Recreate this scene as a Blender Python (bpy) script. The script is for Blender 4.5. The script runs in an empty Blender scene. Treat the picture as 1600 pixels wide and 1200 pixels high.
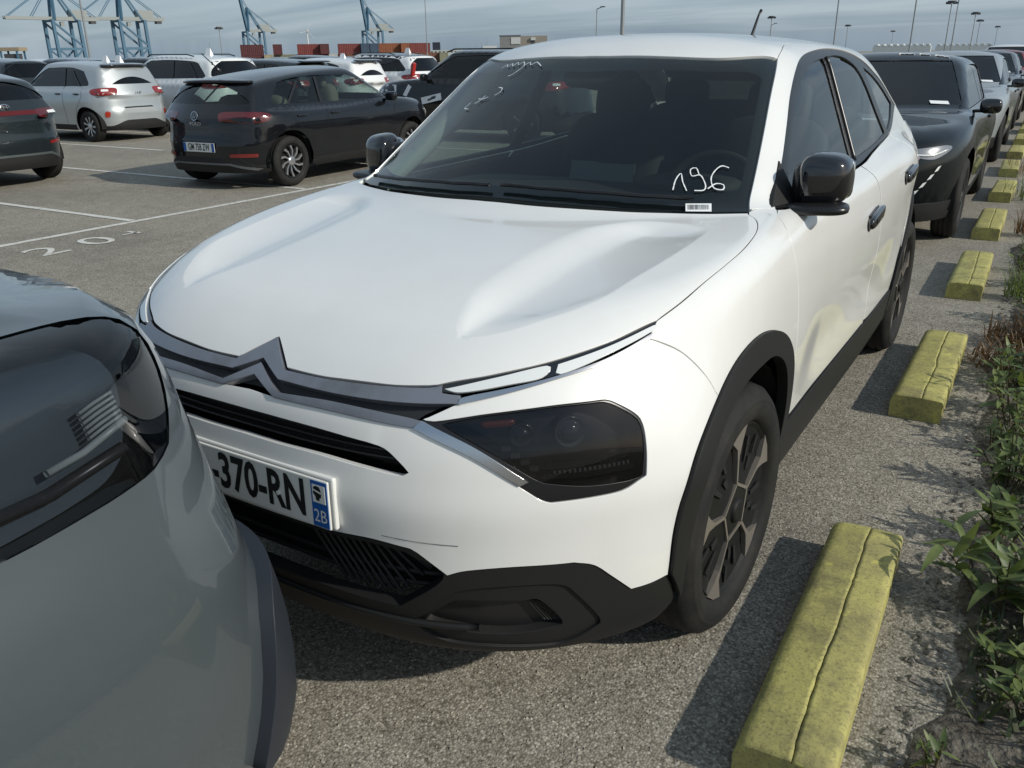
import bpy, bmesh, math, random
import numpy as np
from mathutils import Vector, Matrix
from mathutils.geometry import delaunay_2d_cdt

# ---------------------------------------------------------------- camera, sky, sun, exposure
scene = bpy.context.scene
COL = scene.collection
cam_data = bpy.data.cameras.new('camera')
cam = bpy.data.objects.new('camera', cam_data)
COL.objects.link(cam)
scene.camera = cam
cam_data.sensor_fit = 'HORIZONTAL'
cam_data.sensor_width = 36.0
cam_data.lens = 36.0 * 1318.4 / 1600.0
cam_data.clip_start = 0.05
cam_data.clip_end = 6000.0
CY, CP, CR = 0.558, 0.3709, -0.0142
fw = np.array([-math.sin(CY) * math.cos(CP), math.cos(CY) * math.cos(CP), -math.sin(CP)])
rt = np.array([math.cos(CY), math.sin(CY), 0.0])
up = np.cross(rt, fw)
rt2 = rt * math.cos(CR) + up * math.sin(CR)
up2 = -rt * math.sin(CR) + up * math.cos(CR)
cam.matrix_world = Matrix(((rt2[0], up2[0], -fw[0], 1.3744), (rt2[1], up2[1], -fw[1], -1.9741),
                           (rt2[2], up2[2], -fw[2], 1.4701), (0, 0, 0, 1)))

SUN_EL = math.radians(30.5)
SUN_AZ = math.radians(4.0)          # measured from +x towards +y
sun_dir = Vector((math.cos(SUN_EL) * math.cos(SUN_AZ), math.cos(SUN_EL) * math.sin(SUN_AZ), math.sin(SUN_EL)))
world = bpy.data.worlds.new('World')
scene.world = world
world.use_nodes = True
wn, wl = world.node_tree.nodes, world.node_tree.links
wn.clear()
wout = wn.new('ShaderNodeOutputWorld')
wbg = wn.new('ShaderNodeBackground')
sky = wn.new('ShaderNodeTexSky')
sky.sky_type = 'NISHITA'
sky.sun_disc = False
sky.sun_elevation = SUN_EL
sky.sun_rotation = math.radians(90.0) - SUN_AZ
sky.air_density = 1.0
sky.dust_density = 1.6
sky.ozone_density = 2.0
# thin streaky cloud veil over the whole sky
tc = wn.new('ShaderNodeTexCoord')
sep = wn.new('ShaderNodeSeparateXYZ'); wl.new(tc.outputs['Generated'], sep.inputs[0])
mz = wn.new('ShaderNodeMath'); mz.operation = 'MAXIMUM'; mz.inputs[1].default_value = 0.02
wl.new(sep.outputs['Z'], mz.inputs[0])
az = wn.new('ShaderNodeMath'); az.operation = 'ADD'; az.inputs[1].default_value = 0.10
wl.new(mz.outputs[0], az.inputs[0])
dx = wn.new('ShaderNodeMath'); dx.operation = 'DIVIDE'; wl.new(sep.outputs['X'], dx.inputs[0]); wl.new(az.outputs[0], dx.inputs[1])
dy = wn.new('ShaderNodeMath'); dy.operation = 'DIVIDE'; wl.new(sep.outputs['Y'], dy.inputs[0]); wl.new(az.outputs[0], dy.inputs[1])
cmb = wn.new('ShaderNodeCombineXYZ'); wl.new(dx.outputs[0], cmb.inputs[0]); wl.new(dy.outputs[0], cmb.inputs[1])
cn = wn.new('ShaderNodeTexNoise'); cn.inputs['Scale'].default_value = 0.55; cn.inputs['Detail'].default_value = 7.0
cn.inputs['Roughness'].default_value = 0.55; cn.inputs['Distortion'].default_value = 0.6
cmap = wn.new('ShaderNodeMapping'); cmap.inputs['Rotation'].default_value = (0, 0, 0.9); cmap.inputs['Scale'].default_value = (0.45, 1.5, 1.0)
wl.new(cmb.outputs[0], cmap.inputs[0]); wl.new(cmap.outputs[0], cn.inputs['Vector'])
cr = wn.new('ShaderNodeValToRGB')
cr.color_ramp.elements[0].position = 0.36; cr.color_ramp.elements[0].color = (0.78, 0.78, 0.78, 1)
cr.color_ramp.elements[1].position = 0.70; cr.color_ramp.elements[1].color = (0.92, 0.92, 0.92, 1)
wl.new(cn.outputs['Fac'], cr.inputs[0])
cc = wn.new('ShaderNodeMix'); cc.data_type = 'RGBA'
cc.inputs[6].default_value = (0.95, 1.42, 1.98, 1)     # slate cloud, in the sky's own units
cc.inputs[7].default_value = (2.25, 2.70, 3.05, 1)       # paler cloud
cq = wn.new('ShaderNodeMapRange'); cq.inputs[1].default_value = 0.36; cq.inputs[2].default_value = 0.66
wl.new(cn.outputs['Fac'], cq.inputs[0]); wl.new(cq.outputs[0], cc.inputs[0])
sm = wn.new('ShaderNodeMix'); sm.data_type = 'RGBA'
wl.new(cr.outputs[0], sm.inputs[0]); wl.new(sky.outputs[0], sm.inputs[6]); wl.new(cc.outputs[2], sm.inputs[7])
wl.new(sm.outputs[2], wbg.inputs['Color'])
wbg.inputs['Strength'].default_value = 0.15
wl.new(wbg.outputs[0], wout.inputs['Surface'])

sun_data = bpy.data.lights.new('sun', 'SUN')
sun_data.energy = 2.75
sun_data.angle = math.radians(1.0)
sun_data.color = (1.0, 0.955, 0.86)
sun = bpy.data.objects.new('sun', sun_data)
COL.objects.link(sun)
sun.rotation_euler = (-sun_dir).to_track_quat('-Z', 'Y').to_euler()
sun.location = (40, 10, 30)

scene.view_settings.view_transform = 'Standard'
scene.view_settings.look = 'None'
scene.view_settings.exposure = 0.30
scene.view_settings.gamma = 1.0
scene.view_settings.use_curve_mapping = False
scene.cycles.max_bounces = 8
scene.cycles.transparent_max_bounces = 12

# ---------------------------------------------------------------- materials
MATS = {}
def mat(name, col=(.5, .5, .5), rough=.5, metal=0., coat=0., spec=.5, emit=None, bump=None, vary=None, coat_rough=.03, alpha=None):
    """bump=(scale, strength[, distance]); vary=(scale, colour2, low, high)"""
    if name in MATS: return MATS[name]
    m = bpy.data.materials.new(name); m.use_nodes = True
    nt = m.node_tree; b = nt.nodes['Principled BSDF']
    b.inputs['Base Color'].default_value = (*col, 1); b.inputs['Roughness'].default_value = rough
    b.inputs['Metallic'].default_value = metal; b.inputs['Coat Weight'].default_value = coat
    b.inputs['Coat Roughness'].default_value = coat_rough; b.inputs['Specular IOR Level'].default_value = spec
    if emit:
        b.inputs['Emission Color'].default_value = (*emit[:3], 1); b.inputs['Emission Strength'].default_value = emit[3]
    if bump or vary:
        t = nt.nodes.new('ShaderNodeTexCoord')
    if vary:
        n = nt.nodes.new('ShaderNodeTexNoise'); n.inputs['Scale'].default_value = vary[0]; n.inputs['Detail'].default_value = 8
        n.inputs['Roughness'].default_value = .62
        nt.links.new(t.outputs['Object'], n.inputs['Vector'])
        r = nt.nodes.new('ShaderNodeValToRGB'); r.color_ramp.elements[0].position = vary[2]; r.color_ramp.elements[1].position = vary[3]
        r.color_ramp.elements[0].color = (*col, 1); r.color_ramp.elements[1].color = (*vary[1], 1)
        nt.links.new(n.outputs['Fac'], r.inputs[0]); nt.links.new(r.outputs[0], b.inputs['Base Color'])
    if bump:
        n = nt.nodes.new('ShaderNodeTexNoise'); n.inputs['Scale'].default_value = bump[0]; n.inputs['Detail'].default_value = 4
        nt.links.new(t.outputs['Object'], n.inputs['Vector'])
        bp = nt.nodes.new('ShaderNodeBump'); bp.inputs['Strength'].default_value = bump[1]
        bp.inputs['Distance'].default_value = bump[2] if len(bump) > 2 else .002
        nt.links.new(n.outputs['Fac'], bp.inputs['Height']); nt.links.new(bp.outputs[0], b.inputs['Normal'])
    MATS[name] = m
    return m

def glassmat(name, tint=(.6, .7, .66), refl=1.0, rough=0.0):
    """thin pane: tinted see-through plus Fresnel reflection"""
    if name in MATS: return MATS[name]
    m = bpy.data.materials.new(name); m.use_nodes = True
    nt = m.node_tree; nt.nodes.clear()
    o = nt.nodes.new('ShaderNodeOutputMaterial'); mx = nt.nodes.new('ShaderNodeMixShader')
    tr = nt.nodes.new('ShaderNodeBsdfTransparent'); tr.inputs[0].default_value = (*tint, 1)
    gl = nt.nodes.new('ShaderNodeBsdfGlossy'); gl.inputs['Roughness'].default_value = rough; gl.inputs[0].default_value = (refl, refl, refl, 1)
    fr = nt.nodes.new('ShaderNodeFresnel'); ge_ = nt.nodes.new('ShaderNodeNewGeometry'); ir = nt.nodes.new('ShaderNodeMapRange')
    ir.inputs[3].default_value = 1.52; ir.inputs[4].default_value = 1 / 1.52        # same reflectance from both faces of a thin pane
    nt.links.new(ge_.outputs['Backfacing'], ir.inputs[0]); nt.links.new(ir.outputs[0], fr.inputs[0])
    nt.links.new(fr.outputs[0], mx.inputs[0]); nt.links.new(tr.outputs[0], mx.inputs[1]); nt.links.new(gl.outputs[0], mx.inputs[2])
    nt.links.new(mx.outputs[0], o.inputs[0])
    MATS[name] = m
    return m

def paint(name, col, metal=0., rough=.34, dirt=None):
    """car paint: base under a clear coat, with a thin film of dust"""
    if name in MATS: return MATS[name]
    m = mat(name, col, rough, metal, coat=1.0, coat_rough=.035, spec=.5 if max(col) > .05 else .1)
    nt = m.node_tree; b = nt.nodes['Principled BSDF']
    t = nt.nodes.new('ShaderNodeTexCoord'); n = nt.nodes.new('ShaderNodeTexNoise')
    n.inputs['Scale'].default_value = 5; n.inputs['Detail'].default_value = 9; n.inputs['Roughness'].default_value = .65
    mp = nt.nodes.new('ShaderNodeMapping'); mp.inputs['Scale'].default_value = (1, 1, .35)
    nt.links.new(t.outputs['Object'], mp.inputs[0]); nt.links.new(mp.outputs[0], n.inputs['Vector'])
    r = nt.nodes.new('ShaderNodeMapRange'); r.inputs[1].default_value = .35; r.inputs[2].default_value = .8; r.inputs[3].default_value = .012; r.inputs[4].default_value = .16 if max(col) > .3 else .055
    nt.links.new(n.outputs['Fac'], r.inputs[0]); nt.links.new(r.outputs[0], b.inputs['Coat Roughness'])
    mx = nt.nodes.new('ShaderNodeMix'); mx.data_type = 'RGBA'
    r2 = nt.nodes.new('ShaderNodeMapRange'); r2.inputs[1].default_value = .42; r2.inputs[2].default_value = .85; r2.inputs[3].default_value = 0; r2.inputs[4].default_value = .30
    nt.links.new(n.outputs['Fac'], r2.inputs[0]); nt.links.new(r2.outputs[0], mx.inputs[0])
    mx.inputs[6].default_value = (*col, 1); d = dirt or tuple(.9 * c + (.10 if max(col) > .1 else .035) * k for c, k in zip(col, (.33, .30, .24)))
    mx.inputs[7].default_value = (*d, 1)
    nt.links.new(mx.outputs[2], b.inputs['Base Color'])
    return m

# ---------------------------------------------------------------- object helpers
def tag(o, label=None, cat=None, group=None, kind=None):
    if label: o['label'] = label
    if cat: o['category'] = cat
    if group: o['group'] = group
    if kind: o['kind'] = kind
    return o
def empty(name, loc=(0, 0, 0), rz=0., parent=None):
    o = bpy.data.objects.new(name, None); COL.objects.link(o); o.location = loc; o.rotation_euler = (0, 0, rz); o.empty_display_size = .2
    if parent: o.parent = parent
    return o
def link(name, me, parent=None):
    o = bpy.data.objects.new(name, me); COL.objects.link(o)
    if parent: o.parent = parent
    return o
def meshobj(name, V, Fc, m, parent=None, N=None, smooth=False, loc=None):
    me = bpy.data.meshes.new(name)
    me.from_pydata([tuple(map(float, v)) for v in V], [], [tuple(int(i) for i in f) for f in Fc])
    if m: me.materials.append(m)
    if N is not None:
        me.polygons.foreach_set('use_smooth', [True] * len(me.polygons))
        me.normals_split_custom_set_from_vertices([tuple(map(float, n)) for n in N])
    elif smooth:
        me.polygons.foreach_set('use_smooth', [True] * len(me.polygons))
    me.update()
    o = link(name, me, parent)
    if loc is not None: o.location = loc
    return o
def bmobj(name, bm, m, parent=None, smooth=False, loc=None, rot=None):
    me = bpy.data.meshes.new(name)
    bmesh.ops.recalc_face_normals(bm, faces=bm.faces)
    bm.to_mesh(me); bm.free()
    if m: me.materials.append(m)
    if smooth: me.polygons.foreach_set('use_smooth', [True] * len(me.polygons))
    o = link(name, me, parent)
    if loc is not None: o.location = loc
    if rot is not None: o.rotation_euler = rot
    return o
def add_box(bm, c, s, rot=None, bev=0., seg=2):
    M = Matrix.Translation(c) @ (rot.to_4x4() if rot is not None else Matrix()) @ Matrix.Diagonal((*s, 1))
    r = bmesh.ops.create_cube(bm, size=1.0, matrix=M)
    if bev > 0:
        es = list({e for v in r['verts'] for e in v.link_edges})
        bmesh.ops.bevel(bm, geom=es, offset=bev, segments=seg, affect='EDGES', profile=.5, clamp_overlap=True)
    return r
def add_bar(bm, a, b, r, n=8, r2=None):
    a, b = Vector(a), Vector(b); d = b - a
    q = d.to_track_quat('Z', 'Y').to_matrix().to_4x4()
    bmesh.ops.create_cone(bm, cap_ends=True, segments=n, radius1=r, radius2=r if r2 is None else r2, depth=d.length, matrix=Matrix.Translation((a + b) / 2) @ q)
def add_beam(bm, a, b, w, h=None):
    a, b = Vector(a), Vector(b); d = b - a
    q = d.to_track_quat('Z', 'Y').to_matrix().to_4x4()
    bmesh.ops.create_cube(bm, size=1, matrix=Matrix.Translation((a + b) / 2) @ q @ Matrix.Diagonal((w, h or w, d.length, 1)))
def boxobj(name, c, s, m, parent=None, rot=None, bev=0.):
    bm = bmesh.new(); add_box(bm, (0, 0, 0), s, None, bev)
    o = bmobj(name, bm, m, parent, smooth=False, loc=c)
    if rot is not None: o.rotation_euler = rot
    return o
def tubeobj(name, pts, r, m, parent=None, n=6, flat=None):
    """a tube through points (ends closed)"""
    P = np.array(pts, float); V = []; Fc = []
    T = np.gradient(P, axis=0); T /= np.linalg.norm(T, axis=1)[:, None] + 1e-9
    ref = np.array([0, 0, 1.0]) if abs(T[:, 2]).mean() < .8 else np.array([1.0, 0, 0])
    for i, (p, t) in enumerate(zip(P, T)):
        a = np.cross(t, ref); a /= np.linalg.norm(a) + 1e-9; b = np.cross(t, a)
        rr = r[i] if hasattr(r, '__len__') else r
        for k in range(n):
            w = 2 * math.pi * k / n; V.append(p + rr * (a * math.cos(w) + b * math.sin(w)))
    for i in range(len(P) - 1):
        for k in range(n):
            k2 = (k + 1) % n; Fc.append((i * n + k, i * n + k2, (i + 1) * n + k2, (i + 1) * n + k))
    Fc.append(tuple(range(n))); Fc.append(tuple((len(P) - 1) * n + k for k in reversed(range(n))))
    return meshobj(name, V, Fc, m, parent, smooth=True)
def lathe(bm, prof, n=32, axis='x'):
    """revolve (axial, radius) profile round x"""
    rings = []
    for (a, r) in prof:
        ring = []
        for k in range(n):
            w = 2 * math.pi * k / n
            ring.append(bm.verts.new((a, r * math.cos(w), r * math.sin(w))))
        rings.append(ring)
    for A, B in zip(rings[:-1], rings[1:]):
        for k in range(n):
            bm.faces.new((A[k], A[(k + 1) % n], B[(k + 1) % n], B[k]))
    return rings
def textmesh(s, size, name='text', bold=0.):
    cu = bpy.data.curves.new(name, 'FONT'); cu.body = s; cu.size = size; cu.align_x = 'CENTER'; cu.align_y = 'CENTER'
    cu.resolution_u = 3; cu.offset = bold
    ob = bpy.data.objects.new('tmp', cu); COL.objects.link(ob)
    dg = bpy.context.evaluated_depsgraph_get(); dg.update()
    me = bpy.data.meshes.new_from_object(ob.evaluated_get(dg))
    bpy.data.objects.remove(ob); bpy.data.curves.remove(cu)
    return me
def meshdata_to_obj(name, me, m, parent, M):
    me.materials.clear(); me.materials.append(m)
    me.transform(M)
    return link(name, me, parent)

# ---------------------------------------------------------------- smooth body surfaces as level sets
def smax(a, b, k):
    h = np.maximum(k - np.abs(a - b), 0) / k
    return np.maximum(a, b) + h * h * k * .25
def smin(a, b, k): return -smax(-a, -b, k)
def sstep(a, b, x):
    t = np.clip((x - a) / (b - a), 0, 1); return t * t * (3 - 2 * t)
def hump(x, c, w): return np.exp(-((x - c) / w) ** 2)
def cub(xs, ys):
    xs = np.array(xs, float); ys = np.array(ys, float); h = np.diff(xs); d = np.diff(ys) / h; m = np.zeros_like(xs)
    m[0] = d[0]; m[-1] = d[-1]
    for i in range(1, len(xs) - 1):
        if d[i - 1] * d[i] > 0:
            w1 = 2 * h[i] + h[i - 1]; w2 = h[i] + 2 * h[i - 1]; m[i] = (w1 + w2) / (w1 / d[i - 1] + w2 / d[i])
    def f(x):
        x = np.asarray(x, float); i = np.clip(np.searchsorted(xs, x) - 1, 0, len(xs) - 2)
        t = (x - xs[i]) / h[i]; tc = np.clip(t, 0, 1)
        v = (1 + 2 * tc) * (1 - tc) ** 2 * ys[i] + tc * (1 - tc) ** 2 * h[i] * m[i] + tc * tc * (3 - 2 * tc) * ys[i + 1] + tc * tc * (tc - 1) * h[i] * m[i + 1]
        return v + np.where(t < 0, m[0] * (x - xs[0]), 0) + np.where(t > 1, m[-1] * (x - xs[-1]), 0)
    return f
def gradF(F, P, e=1e-3):
    g = np.stack([F(P[:, 0] + e * (k == 0), P[:, 1] + e * (k == 1), P[:, 2] + e * (k == 2)) - F(P[:, 0] - e * (k == 0), P[:, 1] - e * (k == 1), P[:, 2] - e * (k == 2)) for k in range(3)], 1)
    return g / (np.linalg.norm(g, axis=1)[:, None] + 1e-12)

class Par:
    """2-D parameters of a patch of the body and the rays that carry them on to the level set"""
    def __init__(s, kind, c=(0, 0), R=.8, t=(.3, 1.3)): s.k, s.c, s.R, s.t = kind, c, R, t
    def to2(s, P):
        P = np.asarray(P, float)
        if s.k == 'top': return P[:, :2].copy()
        if s.k == 'side': return P[:, 1:].copy()
        if s.k == 'front': return np.stack([np.arctan2(P[:, 0], s.c[0] - P[:, 1]) * s.R, P[:, 2]], 1)
        if s.k == 'rear': return np.stack([np.arctan2(P[:, 0], P[:, 1] - s.c[0]) * s.R, P[:, 2]], 1)
        if s.k == 'cyl': return np.stack([(np.mod(np.arctan2(P[:, 2] - s.c[1], P[:, 0]) + math.pi / 2, 2 * math.pi) - math.pi / 2) * s.R, P[:, 1]], 1)
        if s.k == 'back' or s.k == 'fore': return P[:, [0, 2]].copy()
        if s.k == 'sph':
            d = P - np.array([0, s.c[0], s.c[1]]); return np.stack([np.arctan2(d[:, 0], d[:, 1] * s.c[2]) * s.R, np.arctan2(d[:, 2], np.hypot(d[:, 0], d[:, 1])) * s.R], 1)
    def rays(s, U):
        n = len(U); O = np.zeros((n, 3)); D = np.zeros((n, 3))
        if s.k == 'top': O[:, :2] = U; O[:, 2] = 0; D[:, 2] = 1
        if s.k == 'side': O[:, 1:] = U; D[:, 0] = 1
        if s.k == 'front': th = U[:, 0] / s.R; O[:, 1] = s.c[0]; O[:, 2] = U[:, 1]; D[:, 0] = np.sin(th); D[:, 1] = -np.cos(th)
        if s.k == 'rear': th = U[:, 0] / s.R; O[:, 1] = s.c[0]; O[:, 2] = U[:, 1]; D[:, 0] = np.sin(th); D[:, 1] = np.cos(th)
        if s.k == 'cyl': ph = U[:, 0] / s.R; O[:, 2] = s.c[1]; O[:, 1] = U[:, 1]; D[:, 0] = np.cos(ph); D[:, 2] = np.sin(ph)
        if s.k in ('back', 'fore'): O[:, 0] = U[:, 0]; O[:, 2] = U[:, 1]; O[:, 1] = s.c[0]; D[:, 1] = 1 if s.k == 'back' else -1
        if s.k == 'sph':
            a = U[:, 0] / s.R; e = U[:, 1] / s.R; O[:, 1] = s.c[0]; O[:, 2] = s.c[1]
            D[:, 0] = np.sin(a) * np.cos(e); D[:, 1] = s.c[2] * np.cos(a) * np.cos(e); D[:, 2] = np.sin(e)
        return O, D
    def cast(s, F, U, off=0.):
        O, D = s.rays(U); n = len(U)
        ts = np.linspace(s.t[1], s.t[0], 34); lo = np.full(n, s.t[0]); hi = np.full(n, s.t[1]); found = np.zeros(n, bool); prev = ts[0]
        for t in ts:
            i = np.where(~found)[0]
            if not len(i): break
            P = O[i] + D[i] * t; ins = F(P[:, 0], P[:, 1], P[:, 2]) < off
            j = i[ins]; lo[j] = t; hi[j] = prev; found[j] = True; prev = t
        for _ in range(15):
            m = (lo + hi) / 2; P = O + D * m[:, None]; ins = F(P[:, 0], P[:, 1], P[:, 2]) < off
            lo = np.where(ins, m, lo); hi = np.where(ins, hi, m)
        return O + D * ((lo + hi) / 2)[:, None]

def spl(P, h=.02, closed=False):
    """Catmull-Rom through 3-D points, resampled at about h"""
    P = np.array(P, float)
    if len(P) < 3:
        n = max(2, int(np.linalg.norm(P[-1] - P[0]) / h) + 1)
        return P[0] + (P[-1] - P[0]) * np.linspace(0, 1, n)[:, None]
    Q = np.vstack([P[-1], P, P[:2]]) if closed else np.vstack([2 * P[0] - P[1], P, 2 * P[-1] - P[-2]])
    out = []
    for i in range(1, len(Q) - 2):
        p0, p1, p2, p3 = Q[i - 1:i + 3]
        n = max(1, int(np.linalg.norm(p2 - p1) / h + .5)); t = np.linspace(0, 1, n, endpoint=False)[:, None]
        out.append(.5 * ((2 * p1) + (-p0 + p2) * t + (2 * p0 - 5 * p1 + 4 * p2 - p3) * t ** 2 + (-p0 + 3 * p1 - 3 * p2 + p3) * t ** 3))
    if not closed: out.append(P[-1:])
    return np.vstack(out)
def loop(*segs):
    """join open polylines into a closed loop, dropping doubled points"""
    P = np.vstack(segs); keep = [0]
    for i in range(1, len(P)):
        if np.linalg.norm(P[i] - P[keep[-1]]) > 1e-3: keep.append(i)
    if np.linalg.norm(P[keep[-1]] - P[keep[0]]) < 1e-3: keep.pop()
    return P[keep]
MX = np.array([-1., 1, 1])
def sym(half):
    """close a half outline that starts and ends on the centre line with its mirror image"""
    half = np.array(half, float); half[0, 0] = half[-1, 0] = 0
    return loop(half, (half * MX)[::-1])
def inpoly(U, L):
    c = np.zeros(len(U), bool); A, B = L, np.roll(L, 1, 0)
    for k in range(0, len(U), 4000):
        x, y = U[k:k + 4000, 0:1], U[k:k + 4000, 1:2]
        with np.errstate(divide='ignore', invalid='ignore'):
            t = ((A[:, 1] > y) != (B[:, 1] > y)) & (x < (B[:, 0] - A[:, 0]) * (y - A[:, 1]) / (B[:, 1] - A[:, 1]) + A[:, 0])
        c[k:k + 4000] = (t.sum(1) % 2) == 1
    return c
def near_loop(U, L, d):
    # True where a point lies within d of the (finely sampled) outline
    out = np.zeros(len(U), bool); B = np.roll(L, -1, 0); M = np.vstack([L, (L + B) / 2])
    for k in range(0, len(U), 4000):
        q = U[k:k + 4000]; out[k:k + 4000] = (((q[:, None, 0] - M[None, :, 0]) ** 2 + (q[:, None, 1] - M[None, :, 1]) ** 2).min(1) < d * d)
    return out
def patch(F, par, loops, h=.03, off=0., gap=0., lip=0., creases=()):
    """trimmed piece of the surface F=off inside the outline loops -> V, faces, normals"""
    L2 = []
    for l in loops:
        q = par.to2(l); o_ = []
        for a, b in zip(q, np.roll(q, -1, 0)):
            n_ = max(1, int(np.linalg.norm(b - a) / (h * 1.2) + .5)); o_.append(a + (b - a) * np.linspace(0, 1, n_, endpoint=False)[:, None])
        L2.append(np.vstack(o_))
    lo = L2[0].min(0); hi = L2[0].max(0)
    gx = np.arange(lo[0] + h * .5, hi[0], h); gy = np.arange(lo[1] + h * .5, hi[1], h)
    G = np.stack(np.meshgrid(gx, gy), -1).astype(float); G[1::2, :, 0] += h * .5; G = G.reshape(-1, 2)
    if len(G):
        ins = inpoly(G, L2[0])
        for l in L2[1:]: ins &= ~inpoly(G, l)
        G = G[ins]
        for l in L2:
            if len(G): G = G[~near_loop(G, l, h * .55)]
    C2 = [par.to2(c) for c in creases]
    for c in C2: G = G[~near_loop(G, c, h * .8)]
    pts = np.vstack(L2 + C2 + [G]); edges = []; k = 0
    for l in L2:
        n = len(l); edges += [(k + i, k + (i + 1) % n) for i in range(n)]; k += n
    for c in C2:
        edges += [(k + i, k + i + 1) for i in range(len(c) - 1)]; k += len(c)
    r = delaunay_2d_cdt([Vector(p) for p in pts.tolist()], edges, [], 0, 1e-6)
    V2 = np.array([tuple(v) for v in r[0]]); T = np.array([f for f in r[2] if len(f) == 3])
    c = V2[T].mean(1); ins = inpoly(c, L2[0])
    for l in L2[1:]: ins &= ~inpoly(c, l)
    T = T[ins]
    V = par.cast(F, V2, off); N = gradF(F, V)
    nrm = np.cross(V[T[:, 1]] - V[T[:, 0]], V[T[:, 2]] - V[T[:, 0]]); bad = (nrm * N[T].mean(1)).sum(1) < 0
    T[bad] = T[bad][:, ::-1]
    used = np.unique(T); mp = -np.ones(len(V), int); mp[used] = np.arange(len(used)); V = V[used]; N = N[used]; T = mp[T]
    Fc = T.tolist()
    if gap or lip:
        cnt = {}
        for t in Fc:
            for a, b in ((t[0], t[1]), (t[1], t[2]), (t[2], t[0])):
                cnt[(a, b)] = 1
        bd = [(a, b) for (a, b) in cnt if (b, a) not in cnt]
        outw = np.zeros_like(V)
        for a, b in bd:
            e = V[b] - V[a]; o = np.cross(e, N[a] + N[b]); o /= np.linalg.norm(o) + 1e-12
            outw[a] += o; outw[b] += o
        ids = np.unique(np.array(bd)); ow = outw[ids]; ow /= np.linalg.norm(ow, axis=1)[:, None] + 1e-12
        V[ids] -= ow * gap
        if lip:
            n0 = len(V); m2 = {int(i): n0 + k for k, i in enumerate(ids)}; m3 = {int(i): n0 + len(ids) + k for k, i in enumerate(ids)}
            A = V[ids] - N[ids] * .0018 + ow * .0012; B = V[ids] - N[ids] * lip + ow * .0012
            V = np.vstack([V, A, B]); N = np.vstack([N, ow, ow])
            for a, b in bd:
                Fc.append([b, a, m2[a], m2[b]]); Fc.append([m2[b], m2[a], m3[a], m3[b]])
    return V, Fc, N
def mirrored(V, Fc, N): return V * MX, [list(reversed(f)) for f in Fc], N * MX
def pobj(name, res, m, parent, both=False):
    V, Fc, N = res
    a = meshobj(name, V, Fc, m, parent, N)
    if both:
        V2, F2, N2 = mirrored(V, Fc, N)
        return a, meshobj(name, V2, F2, m, parent, N2)
    return a
def merge(*rs):
    V = []; Fc = []; N = []; k = 0
    for v, f, n in rs:
        V.append(v); N.append(n); Fc += [[i + k for i in q] for q in f]; k += len(v)
    return np.vstack(V), Fc, np.vstack(N)
# ---------------------------------------------------------------- common materials
M_BLACK = mat('black_plastic', (.0135, .0135, .0135), .58, spec=.35, bump=(420, .25, .0006))
M_SATIN = mat('satin_black', (.012, .012, .013), .3)
M_GLOSSB = mat('gloss_black', (.006, .006, .007), .08, coat=1.0)
M_VOID = mat('dark_cavity', (.006, .006, .006), .9)
M_RUBBER = mat('tyre_rubber', (.013, .013, .0125), .75, spec=.3, bump=(90, .35, .003), vary=(9, (.030, .028, .024), .45, .8))
M_CHROME = mat('satin_chrome', (.62, .62, .63), .22, 1.0)
M_BAR = mat('grey_grille_bar', (.25, .265, .30), .30, .5, vary=(6, (.12, .118, .115), .45, .8))
M_LAMPW = mat('lamp_white', (.74, .76, .75), .15, coat=1.0)
M_GLASS = glassmat('windscreen_glass', (.54, .63, .60))
M_SGLASS = glassmat('side_glass', (.55, .64, .61))
M_DGLASS = glassmat('privacy_glass', (.07, .08, .08))
M_LENS = glassmat('clear_lens', (.86, .88, .88))
M_SMOKE = glassmat('smoked_lens', (.30, .31, .32))
M_RED = mat('red_lens', (.22, .008, .008), .12, coat=1.0)
M_PLATEW = mat('plate_white', (.72, .72, .68), .4)
M_PLATEB = mat('plate_blue', (.012, .10, .36), .4)
M_INK = mat('plate_ink', (.012, .012, .012), .45)
M_CHALK = mat('marker_white', (.80, .82, .82), .7)
M_TRIM = mat('interior_trim', (.035, .034, .032), .75, bump=(300, .2, .0008))
M_SEAT = mat('seat_fabric', (.030, .030, .032), .9, bump=(200, .3, .001))
M_SEATL = mat('seat_fabric_light', (.16, .145, .12), .9, bump=(200, .3, .001))

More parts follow.
